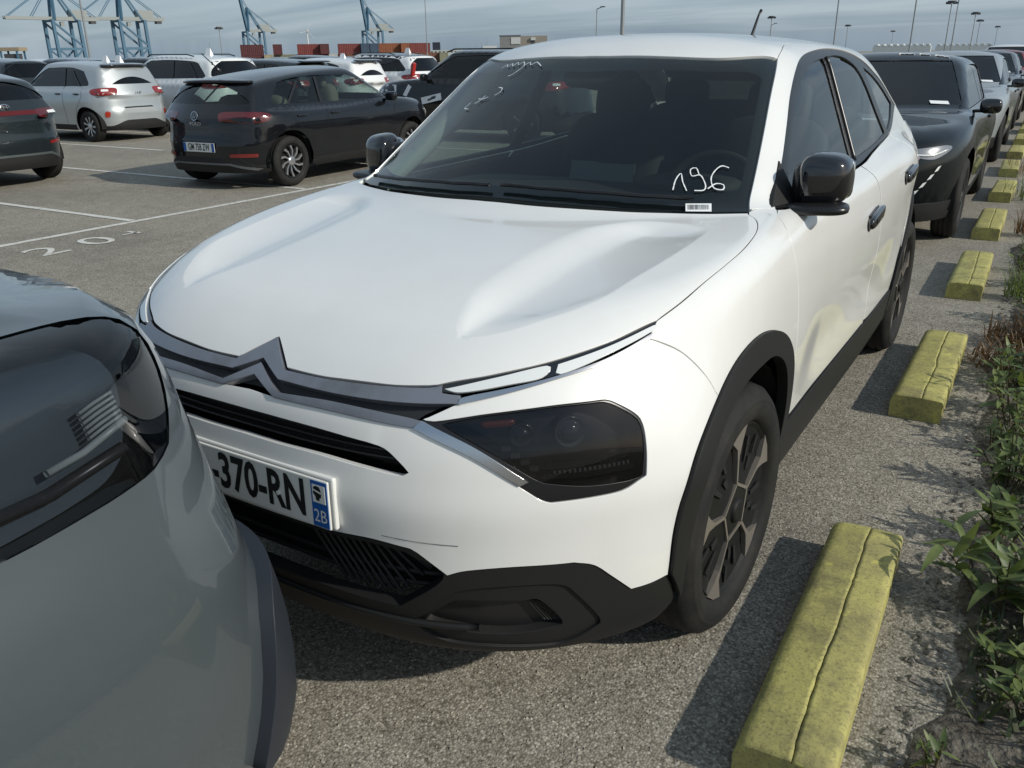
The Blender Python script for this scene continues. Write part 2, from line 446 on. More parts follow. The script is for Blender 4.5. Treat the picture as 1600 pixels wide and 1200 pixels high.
# ---------------------------------------------------------------- the white crossover: body surface
SC_IN = [(.415, -.637), (.395, -.620), (.387, -.605), (.365, -.559), (.326, -.418), (.325, -.255), (.354, -.011), (.43, .104), (.50, .150), (.60, .169)]
SC_OUT = [(.425, -.637), (.439, -.632), (.498, -.589), (.55, -.521), (.589, -.458), (.618, -.376), (.633, -.253), (.649, -.117), (.659, .037), (.662, .169)]
scoop_in = cub([p[1] for p in SC_IN], [p[0] for p in SC_IN]); scoop_out = cub([p[1] for p in SC_OUT], [p[0] for p in SC_OUT])
def white_surface():
    yc = .30
    fb = cub([.10, .20, .28, .40, .55, .63, .70, .78, .84, .90, .96, 1.02, 1.1], [1.00, 1.06, 1.13, 1.165, 1.178, 1.186, 1.176, 1.155, 1.125, 1.072, .985, .85, .6])
    rb = cub([.1, .25, .4, .6, .8, .95, 1.05, 1.2], [3.0, 3.13, 3.18, 3.19, 3.15, 3.10, 3.0, 2.7])
    aw = cub([.10, .20, .30, .42, .55, .70, .80, .90, 1.0, 1.1, 1.3], [.74, .79, .825, .840, .850, .856, .853, .846, .826, .79, .66])
    plan = cub([-1., -.4, 0, .5, 1.2, 2.0, 2.6, 3.3], [.0, .0, .0, .003, .010, .026, .048, .012])
    hoodc = cub([-.95, -.80, -.74, -.66, -.5, -.3, 0, .3, .5, 1.2, 2.2, 3.0, 3.6], [.80, .874, .908, .942, .980, 1.010, 1.045, 1.072, 1.085, 1.085, 1.10, 1.11, 1.08])
    def lower(x, y, z):
        ax = np.abs(x)
        a = np.maximum(aw(z) + plan(y) + .038 * hump(y, 2.75, .55) * sstep(.8, 1.0, z)
                       - .014 * sstep(.45, .75, y) * (1 - sstep(1.9, 2.3, y)) * hump(z, .60, .12)
                       + .060 * hump(y, -.44, .24) * (1 - sstep(.60, .92, z)) + .008 * hump(y, 0, .42) * hump(z, .66, .2), .2)
        bf = np.maximum(fb(z), .35); br = np.maximum(rb(z), .5); dy = y - yc
        b = np.where(dy < 0, bf, br); n = np.where(dy < 0, 3.2 - .25 * sstep(.75, .95, z), 4.2)
        r = ((ax / a) ** n + (np.abs(dy) / b) ** n + 1e-9) ** (1 / n)
        side = (r - 1) * np.minimum(a, b)
        q = np.clip((ax - scoop_in(y)) / (scoop_out(y) - scoop_in(y)), 0, 1)
        sc = np.where(q < .45, sstep(0, .45, q), 1 - np.clip((q - .45) / .55, 0, 1) ** 1.6) * np.clip((scoop_out(y) - scoop_in(y)) / .22, 0, 1) * (y > -.637) * (y < .169) * (1 - sstep(.07, .165, y))
        top = z - (hoodc(y) - .022 * (ax / .75) ** 3 - .0195 * sc)
        return smax(smax(side, top * .95, .062), (.20 - z), .05)
    def green(x, y, z):
        ax = np.abs(x)
        ws = (.08 + .30 * (ax / .7) ** 2.2 + (z - 1.064) * 1.72 - y) * .50
        zr = 1.545 - .040 * ((y - 1.5) / 1.0) ** 2 * np.where(y < 1.5, 1.2, .75) - np.where(y > 2.3, .10 * (y - 2.3) ** 2, 0)
        roof = z - (zr - .05 * (ax / .55) ** 2.4)
        sd = (ax - (.745 + .02 * sstep(.4, 1.2, y) - .05 * sstep(1.9, 3.2, y) - (z - 1.06) * .42)) * .93
        rw = (y - (3.50 - (z - 1.05) * 2.1 - .1 * (ax / .6) ** 2)) * .45
        f = smax(smax(smax(ws, roof, .07), rw, .08), sd, .07)
        f = smax(f, (y - 3.32) * .8, .08)
        return smax(f, .9 - z, .05)
    return lambda x, y, z: smin(lower(x, y, z), green(x, y, z), .03)

# measured outlines on that surface (metres; left half)
hood_a = [(0, -.740, .902), (.074, -.795, .857)]
hood_b = [(.074, -.795, .857), (.144, -.795, .857), (.209, -.791, .858), (.336, -.774, .863), (.417, -.751, .868), (.443, -.738, .873)]
hood_c = [(.443, -.738, .873), (.525, -.684, .889), (.609, -.604, .906), (.682, -.496, .926), (.735, -.372, .948)]
hood_d = [(.735, -.372, .948), (.753, -.281, .968), (.765, -.176, .990), (.775, -.057, 1.008), (.778, .060, 1.022), (.770, .179, 1.037), (.754, .253, 1.046), (.730, .307, 1.052), (.704, .334, 1.058)]
hood_e = [(.699, .340, 1.060), (.614, .275, 1.062), (.524, .222, 1.064), (.415, .170, 1.067), (.279, .128, 1.071), (.148, .105, 1.074), (0, .100, 1.076)]
ub_a = [(0, -.784, .866), (.069, -.815, .839)]
ub_b = [(.069, -.815, .839), (.225, -.812, .837), (.375, -.790, .840), (.487, -.750, .846)]
lt_a = [(0, -.790, .860), (.083, -.832, .820)]
lt_b = [(.083, -.832, .820), (.233, -.822, .826), (.385, -.804, .821), (.435, -.793, .815)]
lb_a = [(0, -.817, .838), (.077, -.841, .808)]
lb_b = [(.077, -.841, .808), (.243, -.834, .808), (.414, -.808, .801)]
slot_t = [(0, -.858, .771), (.100, -.857, .771), (.215, -.854, .769), (.327, -.844, .762)]
slot_r = [(.327, -.844, .762), (.367, -.838, .755), (.399, -.836, .734), (.421, -.834, .715)]
slot_b = [(.421, -.834, .715), (.408, -.839, .708), (.347, -.853, .712), (.216, -.867, .720), (.100, -.872, .720), (0, -.872, .721)]
drlc_b = [(.487, -.750, .846), (.512, -.733, .852), (.622, -.626, .880), (.694, -.519, .899), (.737, -.418, .922)]
drlc_t = [(.487, -.743, .854), (.507, -.726, .861), (.620, -.623, .884), (.692, -.515, .905), (.736, -.401, .932)]
drl_b = [(.450, -.749, .862), (.486, -.734, .862), (.565, -.677, .876), (.629, -.613, .886), (.690, -.511, .910), (.735, -.393, .937)]
lampA = [(.452, -.744, .868), (.53, -.687, .887), (.606, -.613, .903), (.606, -.632, .886), (.556, -.680, .877), (.485, -.733, .865)]
lampB = [(.622, -.597, .904), (.684, -.499, .923), (.731, -.385, .944), (.733, -.396, .936), (.690, -.511, .911), (.632, -.607, .889)]
head_t = [(.432, -.794, .816), (.454, -.788, .813), (.543, -.736, .828), (.638, -.655, .836), (.708, -.574, .834)]
head_r = [(.708, -.574, .834), (.722, -.558, .829), (.758, -.527, .800), (.774, -.518, .776), (.788, -.525, .728), (.795, -.536, .674)]
head_b = [(.795, -.536, .674), (.785, -.554, .666), (.765, -.586, .653), (.725, -.636, .651), (.666, -.699, .652)]
head_l = [(.666, -.699, .652), (.650, -.713, .661), (.616, -.736, .691), (.531, -.777, .754), (.418, -.807, .801)]
lens_b = [(.790, -.544, .677), (.774, -.568, .672), (.717, -.641, .677), (.652, -.705, .695), (.640, -.714, .703)]
lens_l = [(.640, -.714, .703), (.557, -.761, .764), (.470, -.784, .809)]
lens_t = [(.470, -.784, .809), (.543, -.736, .824), (.638, -.655, .832), (.704, -.576, .830)]
lens_r = [(.704, -.576, .830), (.720, -.560, .824), (.754, -.530, .796), (.769, -.521, .774), (.783, -.529, .728), (.790, -.544, .677)]
chrome_o = [(.432, -.794, .816), (.540, -.768, .770), (.629, -.724, .702), (.616, -.736, .694), (.532, -.778, .754), (.418, -.807, .801)]
wb1 = [(0, -.875, .546), (.120, -.874, .547), (.241, -.871, .548), (.334, -.860, .552), (.411, -.841, .544)]
wb2 = [(.411, -.841, .544), (.429, -.835, .536), (.485, -.809, .485)]
wb3 = [(.485, -.809, .485), (.524, -.791, .499), (.600, -.743, .506), (.695, -.657, .500)]
wb4 = [(.695, -.657, .500), (.724, -.622, .484), (.748, -.588, .447), (.775, -.541, .395)]
wb5 = [(.775, -.541, .395), (.800, -.499, .393), (.824, -.450, .396)]
seam_f = [(.737, -.418, .922), (.753, -.398, .912), (.789, -.349, .878), (.827, -.299, .816), (.848, -.270, .763)]
fog_o = [(.401, -.816, .338), (.438, -.815, .381), (.497, -.799, .439), (.586, -.748, .454), (.671, -.675, .446), (.697, -.643, .412), (.726, -.590, .330), (.718, -.591, .307), (.665, -.628, .268), (.629, -.658, .264), (.542, -.734, .276), (.451, -.781, .290)]
fog_i = [(.421, -.811, .343), (.479, -.803, .404), (.516, -.786, .414), (.610, -.724, .410), (.641, -.697, .405), (.670, -.653, .338), (.653, -.665, .322), (.582, -.720, .312), (.490, -.777, .321)]
intake = [(0, -.87, .534), (.241, -.871, .534), (.334, -.860, .537), (.404, -.841, .529), (.474, -.809, .480), (.375, -.834, .386), (.277, -.853, .386), (0, -.86, .386)]
door_f = [(.755, .426, 1.060), (.782, .365, 1.047), (.824, .325, 1.003), (.845, .342, .926), (.857, .366, .810), (.860, .376, .640)]
arch_o = [(-.450, .400), (-.458, .52), (-.440, .62), (-.387, .695), (-.270, .763), (-.135, .813), (0, .828), (.13, .806), (.24, .758), (.32, .680), (.368, .58), (.392, .48), (.40, .43)]
arch_i = [(-.385, .30), (-.405, .40), (-.405, .50), (-.375, .61), (-.31, .68), (-.2, .727), (-.09, .75), (.07, .752), (.16, .728), (.235, .68), (.29, .61), (.33, .52), (.345, .42), (.345, .30)]
pil_i = [(.696, .365, 1.066), (.661, .523, 1.163), (.632, .668, 1.258), (.600, .824, 1.361), (.565, .982, 1.451)]
pil_o = [(.748, .437, 1.063), (.703, .627, 1.159), (.671, .769, 1.252), (.638, .903, 1.343), (.613, 1.037, 1.411), (.593, 1.166, 1.449), (.576, 1.343, 1.469), (.558, 1.670, 1.482), (.560, 1.941, 1.477), (.574, 2.097, 1.462), (.593, 2.240, 1.434), (.609, 2.422, 1.388), (.622, 2.664, 1.326), (.655, 2.90, 1.215)]
glass_b = [(.655, 2.90, 1.215), (.698, 2.627, 1.149), (.729, 2.358, 1.111), (.749, 2.008, 1.097), (.768, 1.629, 1.073), (.771, 1.451, 1.068), (.776, 1.0, 1.060), (.776, .62, 1.055), (.748, .437, 1.063)]
wstop = [(.565, .982, 1.451), (.424, .860, 1.456), (.271, .804, 1.462), (.079, .776, 1.466), (0, .774, 1.467)]
rseam = [(.565, .982, 1.451), (.552, 1.072, 1.477), (.520, 1.25, 1.500), (.505, 1.6, 1.52), (.505, 2.1, 1.50), (.515, 2.5, 1.44), (.53, 2.78, 1.36)]
frit_t = [(0, .700, 1.428), (.200, .729, 1.430), (.390, .783, 1.425), (.514, .847, 1.421)]
frit_r = [(.514, .847, 1.421), (.552, .848, 1.406), (.560, .825, 1.389), (.580, .732, 1.327), (.617, .561, 1.211), (.639, .445, 1.133), (.635, .421, 1.122), (.618, .401, 1.118)]
frit_b = [(.618, .401, 1.118), (.501, .306, 1.112), (.347, .232, 1.115), (.163, .191, 1.121), (0, .18, 1.128)]

PF = Par('front', (.15,), .8, (.35, 1.40))
PR = Par('rear', (2.2,), .8, (.35, 1.6))
PT = Par('top', t=(.7, 1.75))
PS = Par('side', t=(.35, 1.15))
PC = Par('cyl', (0, .55), .8, (.25, 1.3))

def on(F, par, pts):
    """lay rough 3-D points exactly on the surface"""
    P = np.array(pts, float); return par.cast(F, par.to2(P))
def yz(F, pts): 
    return PS.cast(F, np.array(pts, float))

def make_wheel(parent, loc, side, name='wheel', R=.342, rim=.246, width=.205, style='hex', steer=0., n=40):
    """side=+1: outer face towards +x. thing > wheel > tyre, rim_face, spokes ..."""
    w = empty(name, loc, 0, parent); w.rotation_euler = (0, 0, steer + (0 if side > 0 else math.pi))
    bm = bmesh.new(); hw = width / 2
    lathe(bm, [(-hw, rim - .004), (-hw - .004, rim + .02), (-hw + .002, R - .03), (-hw + .022, R - .006), (-hw + .05, R), (-hw + .056, R - .008), (-hw + .064, R - .008), (-hw + .07, R), (-.006, R), (-.004, R - .008), (.004, R - .008), (.006, R), (hw - .07, R), (hw - .064, R - .008), (hw - .056, R - .008), (hw - .05, R), (hw - .022, R - .006), (hw - .004, R - .024), (hw - .001, R - .032), (hw + .001, R - .034),
               (hw + .006, (R + rim) / 2 + .006), (hw + .0045, (R + rim) / 2 + .003), (hw + .006, (R + rim) / 2), (hw + .003, rim + .014), (hw - .006, rim + .001), (hw - .020, rim - .006)], n)
    bmobj('tyre', bm, M_RUBBER, w, smooth=True)
    dark = mat('wheel_dark', (.009, .009, .009), .6, spec=.25)
    silver = mat('wheel_machined', (.29, .26, .225), .38, .55)
    if style == 'hex':
        bm = bmesh.new()
        r = lathe(bm, [(hw - .020, rim - .003), (hw - .012, rim - .010), (hw - .020, rim - .020), (hw - .026, .19), (hw - .020, .10), (hw - .012, .055), (hw - .012, .03)], n)
        bm.faces.new(r[-1]); bmobj('rim', bm, dark, w, smooth=False)
        xo = hw - .010
        def plate(nm, pts, m, th=.014, x0=None):
            x0 = xo if x0 is None else x0; bm = bmesh.new()
            f = bm.faces.new([bm.verts.new((x0, p[0], p[1])) for p in pts]); e = bmesh.ops.extrude_face_region(bm, geom=[f])
            bmesh.ops.translate(bm, vec=(-th, 0, 0), verts=[v for v in e['geom'] if isinstance(v, bmesh.types.BMVert)])
            return bmobj(nm, bm, m, w)
        pol = lambda r, a: (r * math.cos(a), r * math.sin(a))
        for k in range(5):
            a = math.radians(90 + 72 * k + 6)
            t = [pol(rim - .006, a + .23), pol(rim - .004, a + .02), pol(rim - .006, a - .22), pol(.200, a - .13), pol(.165, a - .045), pol(.150, a - .034), pol(.082, a - .055), pol(.082, a + .055), pol(.150, a + .034), pol(.190, a + .05)]
            plate('spoke', t, silver)
            b = a + math.radians(72)
            plate('spoke_link', [pol(.087, a + .02), pol(.077, a + .02), pol(.077, b - .02), pol(.087, b - .02)], silver)
            mid = (a + b) / 2
            for (r0, r1, d0, d1) in ((.115, .150, -.20, -.05), (.130, .200, .10, .20), (.165, .215, -.24, -.15)):
                plate('slot', [pol(r0, mid + d0), pol(r1, mid + d0 + .02), pol(r1, mid + d1), pol(r0, mid + d1 - .02)], M_VOID, .004, hw - .0165)
        bm = bmesh.new(); r = lathe(bm, [(hw - .014, .034), (hw - .004, .032), (hw - .001, .024), (hw - .003, .012)], 20); bm.faces.new(r[-1]); bmobj('hub_cap', bm, dark, w, smooth=True)
    else:
        bm = bmesh.new()
        r = lathe(bm, [(hw - .020, rim - .002), (hw - .008, rim - .008), (hw - .014, rim - .022), (hw - .060, rim - .028), (hw - .062, .06)], n)
        bm.faces.new(r[-1]); bmobj('rim', bm, dark if style == 'turbine' else mat('wheel_dark_grey', (.05, .05, .05), .5, .5), w, smooth=False)  # rim dish behind the spokes, one even dark tone
        ns = {'turbine': 10, 'five': 5, 'cover': 9}[style]; sil = mat('wheel_silver', (.50, .51, .52), .3, .85)
        for k in range(ns):
            a = 2 * math.pi * k / ns; da = {'turbine': .16, 'five': .20, 'cover': .22}[style]; tw = .35 if style == 'turbine' else 0
            bm = bmesh.new()
            pts = [(.05, a - .5 * da * 1.6), (.05, a + .5 * da * 1.6), (rim * .6, a + .5 * da + tw * .4), (rim - .016, a + .5 * da + tw), (rim - .016, a - .5 * da + tw), (rim * .6, a - .6 * da + tw * .4)]
            f = bm.faces.new([bm.verts.new((hw - .016 - .01 * (r_ < .1), r_ * math.cos(q), r_ * math.sin(q))) for r_, q in pts])
            e = bmesh.ops.extrude_face_region(bm, geom=[f]); bmesh.ops.translate(bm, vec=(-.03, 0, 0), verts=[v for v in e['geom'] if isinstance(v, bmesh.types.BMVert)])
            bmobj('spoke', bm, sil, w)
        bm = bmesh.new(); r = lathe(bm, [(hw - .04, .062), (hw - .016, .060), (hw - .010, .04), (hw - .010, .01)], 16); bm.faces.new(r[-1]); bmobj('hub_cap', bm, sil, w, smooth=True)
    return w

def wheel_well(parent, y, side, R=.40, x0=.50, x1=.83, zc=.345):
    bm = bmesh.new(); rows = []
    for x in (x0, x1):
        rows.append([bm.verts.new((side * x, y + R * math.cos(a), zc + R * math.sin(a))) for a in np.linspace(-.15, math.pi + .15, 17)])
    for a, b in zip(range(16), range(1, 17)): bm.faces.new((rows[0][a], rows[0][b], rows[1][b], rows[1][a]))
    c = bm.verts.new((side * x0, y, zc - .1))
    for a in range(16): bm.faces.new((rows[0][a], c, rows[0][a + 1]))
    return bmobj('wheel_well', bm, M_VOID, parent)

def rounded(name, c, s, m, parent, e=.35, n=14, rot=None, shear=None):
    """superellipsoid"""
    V = []; Fc = []
    sp = lambda v, p: math.copysign(abs(v) ** p, v)
    for i in range(n + 1):
        a = -math.pi / 2 + math.pi * i / n
        for k in range(2 * n):
            b = 2 * math.pi * k / (2 * n)
            p = Vector((s[0] * sp(math.cos(a), e) * sp(math.cos(b), e), s[1] * sp(math.cos(a), e) * sp(math.sin(b), e), s[2] * sp(math.sin(a), e)))
            if shear: p = shear(p)
            V.append(p)
    for i in range(n):
        for k in range(2 * n):
            k2 = (k + 1) % (2 * n); Fc.append((i * 2 * n + k, i * 2 * n + k2, (i + 1) * 2 * n + k2, (i + 1) * 2 * n + k))
    o = meshobj(name, V, Fc, m, parent, smooth=True, loc=c)
    if rot: o.rotation_euler = rot
    return o

def ribbon(name, F, par, pts2, w, m, parent, off=.0008, n=6):
    """a painted stroke lying on the surface; pts2 in the patch's own parameters"""
    P = spl(np.c_[np.array(pts2, float), np.zeros(len(pts2))], .008)[:, :2]
    T = np.gradient(P, axis=0); T /= np.linalg.norm(T, axis=1)[:, None] + 1e-9; Nn = np.stack([-T[:, 1], T[:, 0]], 1)
    wv = w * (.75 + .5 * np.random.RandomState(len(pts2)).rand(len(P)))[:, None]
    A = par.cast(F, P + Nn * wv, off); B = par.cast(F, P - Nn * wv, off); V = np.vstack([A, B]); k = len(P)
    return meshobj(name, V, [(i, i + 1, k + i + 1, k + i) for i in range(k - 1)], m, parent)

def seat(parent, x, y, m, name='seat'):
    s = empty(name, (x, y, 0), 0, parent)
    rounded('cushion', (0, 0, .58), (.26, .27, .09), m, s, .45)
    rounded('backrest', (0, .30, .90), (.25, .08, .33), m, s, .5, rot=(-.32, 0, 0))
    rounded('headrest', (0, .44, 1.27), (.13, .05, .09), m, s, .5, rot=(-.2, 0, 0))
    bm = bmesh.new()
    for d in (-.06, .06): add_bar(bm, (d, .41, 1.13), (d, .43, 1.22), .007, 6)
    bmobj('headrest_post', bm, M_CHROME, s)
    return s

def plate_obj(parent, text, loc, rotx, rz, dept=None, name='number_plate', w=.52, h=.11):
    p = empty(name, loc, 0, parent); p.rotation_euler = (rotx, 0, rz)      # plate lies in local xz, faces local -y
    bm = bmesh.new(); add_box(bm, (0, 0, 0), (w, .006, h), None, .0025); bmobj('plate_board', bm, M_PLATEW, p)
    Rt = Matrix.Rotation(math.pi / 2, 4, 'X')
    for sx in (-1, 1):
        bm = bmesh.new(); add_box(bm, (sx * (w / 2 - .024), -.0032, 0), (.044, .0015, h - .006)); bmobj('plate_band', bm, M_PLATEB, p)
    me = textmesh(text[0], h * .94, bold=.0028 if dept else .002); meshdata_to_obj('plate_lettering', me, M_INK, p, Matrix.Translation((text[1], -.0042, 0)) @ Rt @ Matrix.Diagonal((text[2], 1.12, 1, 1)))
    if dept:
        me = textmesh(dept, .036); meshdata_to_obj('plate_lettering', me, M_PLATEW, p, Matrix.Translation((w / 2 - .024, -.0046, -.028)) @ Rt @ Matrix.Diagonal((.95, 1.15, 1, 1)))
    return p
# ---------------------------------------------------------------- build the white crossover
def build_white():
    F = white_surface(); W = paint('white_paint', (.80, .80, .775), 0, .32, dirt=(.66, .64, .58))
    car = empty('crossover_car', (0, 0, 0))
    tag(car, 'white crossover with black mirrors and 196 written on its windscreen, facing the camera', 'car')
    S = lambda p, h=.012: spl(p, h)
    R_ = lambda p: list(reversed(p))
    H = .022
    ao = lambda pts: yz(F, pts)
    arch = ao(spl([(0, *p) for p in arch_o], .02)[:, 1:])
    archi = ao(spl([(0, *p) for p in arch_i], .02)[:, 1:])
    # bonnet
    half = loop(S(hood_a), S(hood_b), S(hood_c), S(hood_d), S(hood_e))
    cr_ = []
    for sgn in (1, -1):
        for tb, f_ in ((SC_OUT, scoop_out), (SC_IN, scoop_in)):
            yy_ = np.concatenate([np.linspace(-.632, -.55, 16)[:-1], np.linspace(-.55, .09, 50)[:-1], np.linspace(.09, .164, 10)])
            for d_ in (-.0035, .0035): cr_.append(np.stack([sgn * (f_(yy_) + d_), yy_, 0 * yy_ + 1], 1))
    cr_ = [c for c in cr_ if np.abs(np.diff(np.abs(c[:, 0]))).max() < .2]
    bon = pobj('bonnet', patch(F, PT, [sym(half)], .011, 0, .0022, .014, creases=cr_), W, car)
    # bumper
    ia = np.argmin(np.abs(arch[:, 1] + .270) + (arch[:, 2] < .7) * 9)
    half = loop(S([(0, -.841, .811), (.077, -.841, .808)]), S(lb_b), S(R_(head_l)), S(R_(head_b)), S(R_(head_r)), S(R_(head_t)), S([(.432, -.794, .816), (.487, -.750, .846)]),
                S(drlc_b), S(seam_f), arch[:ia + 1][::-1], S(R_(wb5)), S(R_(wb4)), S(R_(wb3)), S(R_(wb2)), S(R_(wb1)))
    slot = sym(loop(S(slot_t), S(slot_r), S(slot_b)))
    bump = pobj('front_bumper', patch(F, PF, [sym(half), slot], .020, 0, .0020, .016), W, car)
    # upper slot: dark mesh with thin bars
    pobj('slot_mesh', patch(F, PF, [slot], .03, -.030), M_VOID, bump)
    for zc in (.727, .742, .757):
        w = .40 if zc < .75 else .34
        P = PF.cast(F, np.stack([np.linspace(-w, w, 60) * .8, np.full(60, zc)], 1), -.020)
        tubeobj('slot_bar', P, .0032, M_SATIN, bump, 5)
    # chevron grille
    half = loop(S(hood_a), S(hood_b), S([(.443, -.738, .873), (.487, -.745, .850)]), S([(.487, -.750, .846), (.432, -.794, .816)]), S([(.432, -.794, .816), (.414, -.808, .801)]), S(R_(lb_b)), S([(.077, -.841, .808), (0, -.841, .811)]))
    gr = pobj('chevron_grille', patch(F, PF, [sym(half)], .016, -.014), mat('grille_black', (.020, .021, .024), .6, bump=(500, .5, .0012)), car)
    half = loop(S(hood_a), S(hood_b), np.array([(.450, -.749, .862), (.486, -.738, .860), (.487, -.750, .846)]), S(R_(ub_b)), S(R_(ub_a)))
    pobj('upper_chevron', patch(F, PF, [sym(half)], .012, .004, .002, .020), M_BAR, gr)
    half = loop(S(lt_a), S(lt_b), S([(.435, -.793, .815), (.418, -.807, .801)]), S(R_(lb_b)), S(R_(lb_a)))
    pobj('lower_chevron', patch(F, PF, [sym(half)], .012, .004, .002, .020), M_BAR, gr)
    # daytime lamps
    lp = loop(S(hood_c), S([hood_c[-1], drl_b[-1]]), S(R_(drl_b)))
    for o, sg in zip(pobj('daytime_lamp', patch(F, PF, [lp], .012, .001, .001, .014), M_GLOSSB, car, True), (1, -1)):
        for L in (lampA, lampB):
            r = patch(F, PF, [spl(np.vstack([L, L[:1]]), .006)[:-1]], .010, .005, .0005, .006)
            if sg < 0: r = mirrored(*r)
            pobj('light_guide', r, M_LAMPW, o)
        r = patch(F, PF, [loop(S(drlc_t), S(R_(drlc_b)))], .01, .005, .0, .010)
        if sg < 0: r = mirrored(*r)
        pobj('chrome_strip', r, M_CHROME, o)
    # headlamps
    hl = loop(S(head_t), S(head_r), S(head_b), S(head_l), S([(.418, -.807, .801), (.432, -.794, .816)]))
    ll = loop(S(lens_t), S(lens_r), S(lens_b), S(lens_l))
    for sg in (1, -1):
        mk = (lambda r: r) if sg > 0 else (lambda r: mirrored(*r))
        h = pobj('headlamp', mk(patch(F, PF, [hl, ll], .012, -.001, .002, .05)), M_SATIN, car)
        pobj('housing', mk(patch(F, PF, [ll], .03, -.048)), mat('lamp_housing', (.010, .010, .011), .35), h)
        pobj('lens', mk(patch(F, PF, [ll], .016, -.0015, .0008, .004)), glassmat('lamp_lens', (.42, .42, .43)), h)
        pobj('chrome_trim', mk(patch(F, PF, [loop(S(chrome_o[:3]), S(chrome_o[3:]))], .010, .004, .001, .010)), M_CHROME, h)
        nrm = lambda q: gradF(F, np.array([q]))[0]
        def unit(nm, at, off, prof, m, seg=20):
            q = PF.cast(F, PF.to2(np.array([at])), off)[0]; nv = nrm(q); bm = bmesh.new(); rr_ = lathe(bm, prof, seg); bm.faces.new(rr_[-1])
            o = bmobj(nm, bm, m, h, True, loc=q * np.array([sg, 1, 1])); o.rotation_mode = 'QUATERNION'; o.rotation_quaternion = Vector((nv[0] * sg, nv[1], nv[2] * .4)).to_track_quat('X', 'Z'); return o
        dk = mat('lamp_bezel', (.018, .018, .02), .18, .3, coat=1)
        unit('projector', (.672, -.63, .770), -.040, [(-.01, .034), (.012, .034), (.014, .030), (.006, .026), (.016, .020), (.021, .010), (.022, .002)], mat('projector_lens', (.05, .052, .058), .05, coat=1))
        unit('low_beam', (.600, -.70, .772), -.040, [(-.01, .026), (.012, .026), (.014, .022), (.007, .018), (.014, .012), (.016, .002)], dk)
        c2 = PF.cast(F, PF.to2(np.array([(.560, -.725, .796)])), -.036)[0]
        rounded('indicator', c2 * np.array([sg, 1, 1]), (.036, .010, .008), mat('amber_lens', (.16, .022, .008), .2, coat=1), h, .5, 8, rot=(0, 0, sg * .75))
        for (a_, b_, o_) in (((.655, -.695, .716), (.778, -.56, .716), -.020), ((.650, -.70, .700), (.785, -.56, .694), -.012)):
            P = PF.cast(F, PF.to2(spl([a_, ((a_[0] + b_[0]) / 2, (a_[1] + b_[1]) / 2, (a_[2] + b_[2]) / 2 - .003), b_], .01)), o_); k_ = len(P); up_v = np.array([0, 0, .006])
            V = np.vstack([P + up_v, P - up_v, P - up_v - nrm(P[k_ // 2]) * .02]) * np.array([sg, 1, 1])
            meshobj('lamp_shelf', V, [(i, i + 1, k_ + i + 1, k_ + i) for i in range(k_ - 1)] + [(k_ + i, k_ + i + 1, 2 * k_ + i + 1, 2 * k_ + i) for i in range(k_ - 1)], dk, h)
        for i_ in range(16):
            t_ = i_ / 15; q = PF.cast(F, PF.to2(np.array([(.668 + .108 * t_, -.685 + .12 * t_, .703 - .002 * t_)])), -.016)[0]
            boxobj('led_cell', q * np.array([sg, 1, 1]), (.0045, .0045, .006), mat('led_cell', (.16, .165, .17), .15, coat=1), h, rot=(0, 0, sg * .7))
        for i_ in range(4):
            t_ = i_ / 3; q = PF.cast(F, PF.to2(np.array([(.585 + .05 * t_, -.735 + .025 * t_, .752 - .042 * t_)])), -.026)[0]
            boxobj('lamp_step', q * np.array([sg, 1, 1]), (.020, .014, .008), mat('lamp_step', (.055, .055, .056), .25), h, rot=(0, 0, sg * .6), bev=.002)
    # lower cladding with intake and lamp pockets
    bt = PF.cast(F, np.stack([np.linspace(.755, 0, 40), np.interp(np.linspace(.755, 0, 40), [0, .35, .755], [.245, .235, .25])], 1))
    half = loop(S(wb1), S(wb2), S(wb3), S(wb4), S(wb5), ao([(-.415, .34), (-.385, .29)]), bt)
    it = sym(S(intake[:4]).tolist() + S(intake[3:6]).tolist() + S(intake[5:]).tolist())
    fo = spl(fog_o, .010, True); fi = spl(fog_i, .010, True)
    cl = pobj('lower_cladding', patch(F, PF, [sym(half), it, fo, fo * MX], .020, -.003, .002, .03), M_BLACK, car)
    pobj('intake_backing', patch(F, PF, [it], .04, -.065), M_VOID, cl)
    for sg in (1, -1):
        mk = (lambda r: r) if sg > 0 else (lambda r: mirrored(*r))
        pk = pobj('lamp_pocket', mk(patch(F, PF, [fo, fi], .014, -.009, .001, .028)), M_BLACK, cl)
        pobj('pocket_floor', mk(patch(F, PF, [fi], .016, -.026)), mat('pocket_black', (.014, .014, .015), .4), pk)
        for k in range(6):
            a = np.array([.606 + .0095 * k, -.70, .408 - .003 * k]); b = a + np.array([.030, .03, -.068 + .002 * k])
            P = PF.cast(F, PF.to2(spl([a, b], .01)), -.019); tubeobj('pocket_rib', P * np.array([sg, 1, 1]), .0026, M_BLACK, pk, 5)
        for k in range(17):                                   # slanted slats of the intake
            x0 = .140 + .0215 * k; zt = .527 if x0 < .40 else .527 - (x0 - .40) * .8
            x1 = x0 + .085; zb = .398 if x1 < .38 else .398 + (x1 - .38) * .92
            if x1 > .465: x1 = .465; zb = .478
            if zt - zb < .012: continue
            P = PF.cast(F, PF.to2(np.array([(x0, -.86, zt), ((x0 + x1) / 2, -.86, (zt + zb) / 2), (x1, -.86, zb)])), -.028)
            tubeobj('intake_slat', P * np.array([sg, 1, 1]), .0042, M_BLACK, cl, 5)
    for zc in (.455, .425):
        P = PF.cast(F, np.stack([np.linspace(-.36, .36, 50), np.full(50, zc)], 1), -.034); tubeobj('intake_bar', P, .006, M_BLACK, cl, 6)
    P = PF.cast(F, np.stack([np.linspace(-.42, .42, 50), np.full(50, .345)], 1), -.002); tubeobj('lip_rib', P, .008, M_BLACK, cl, 6)
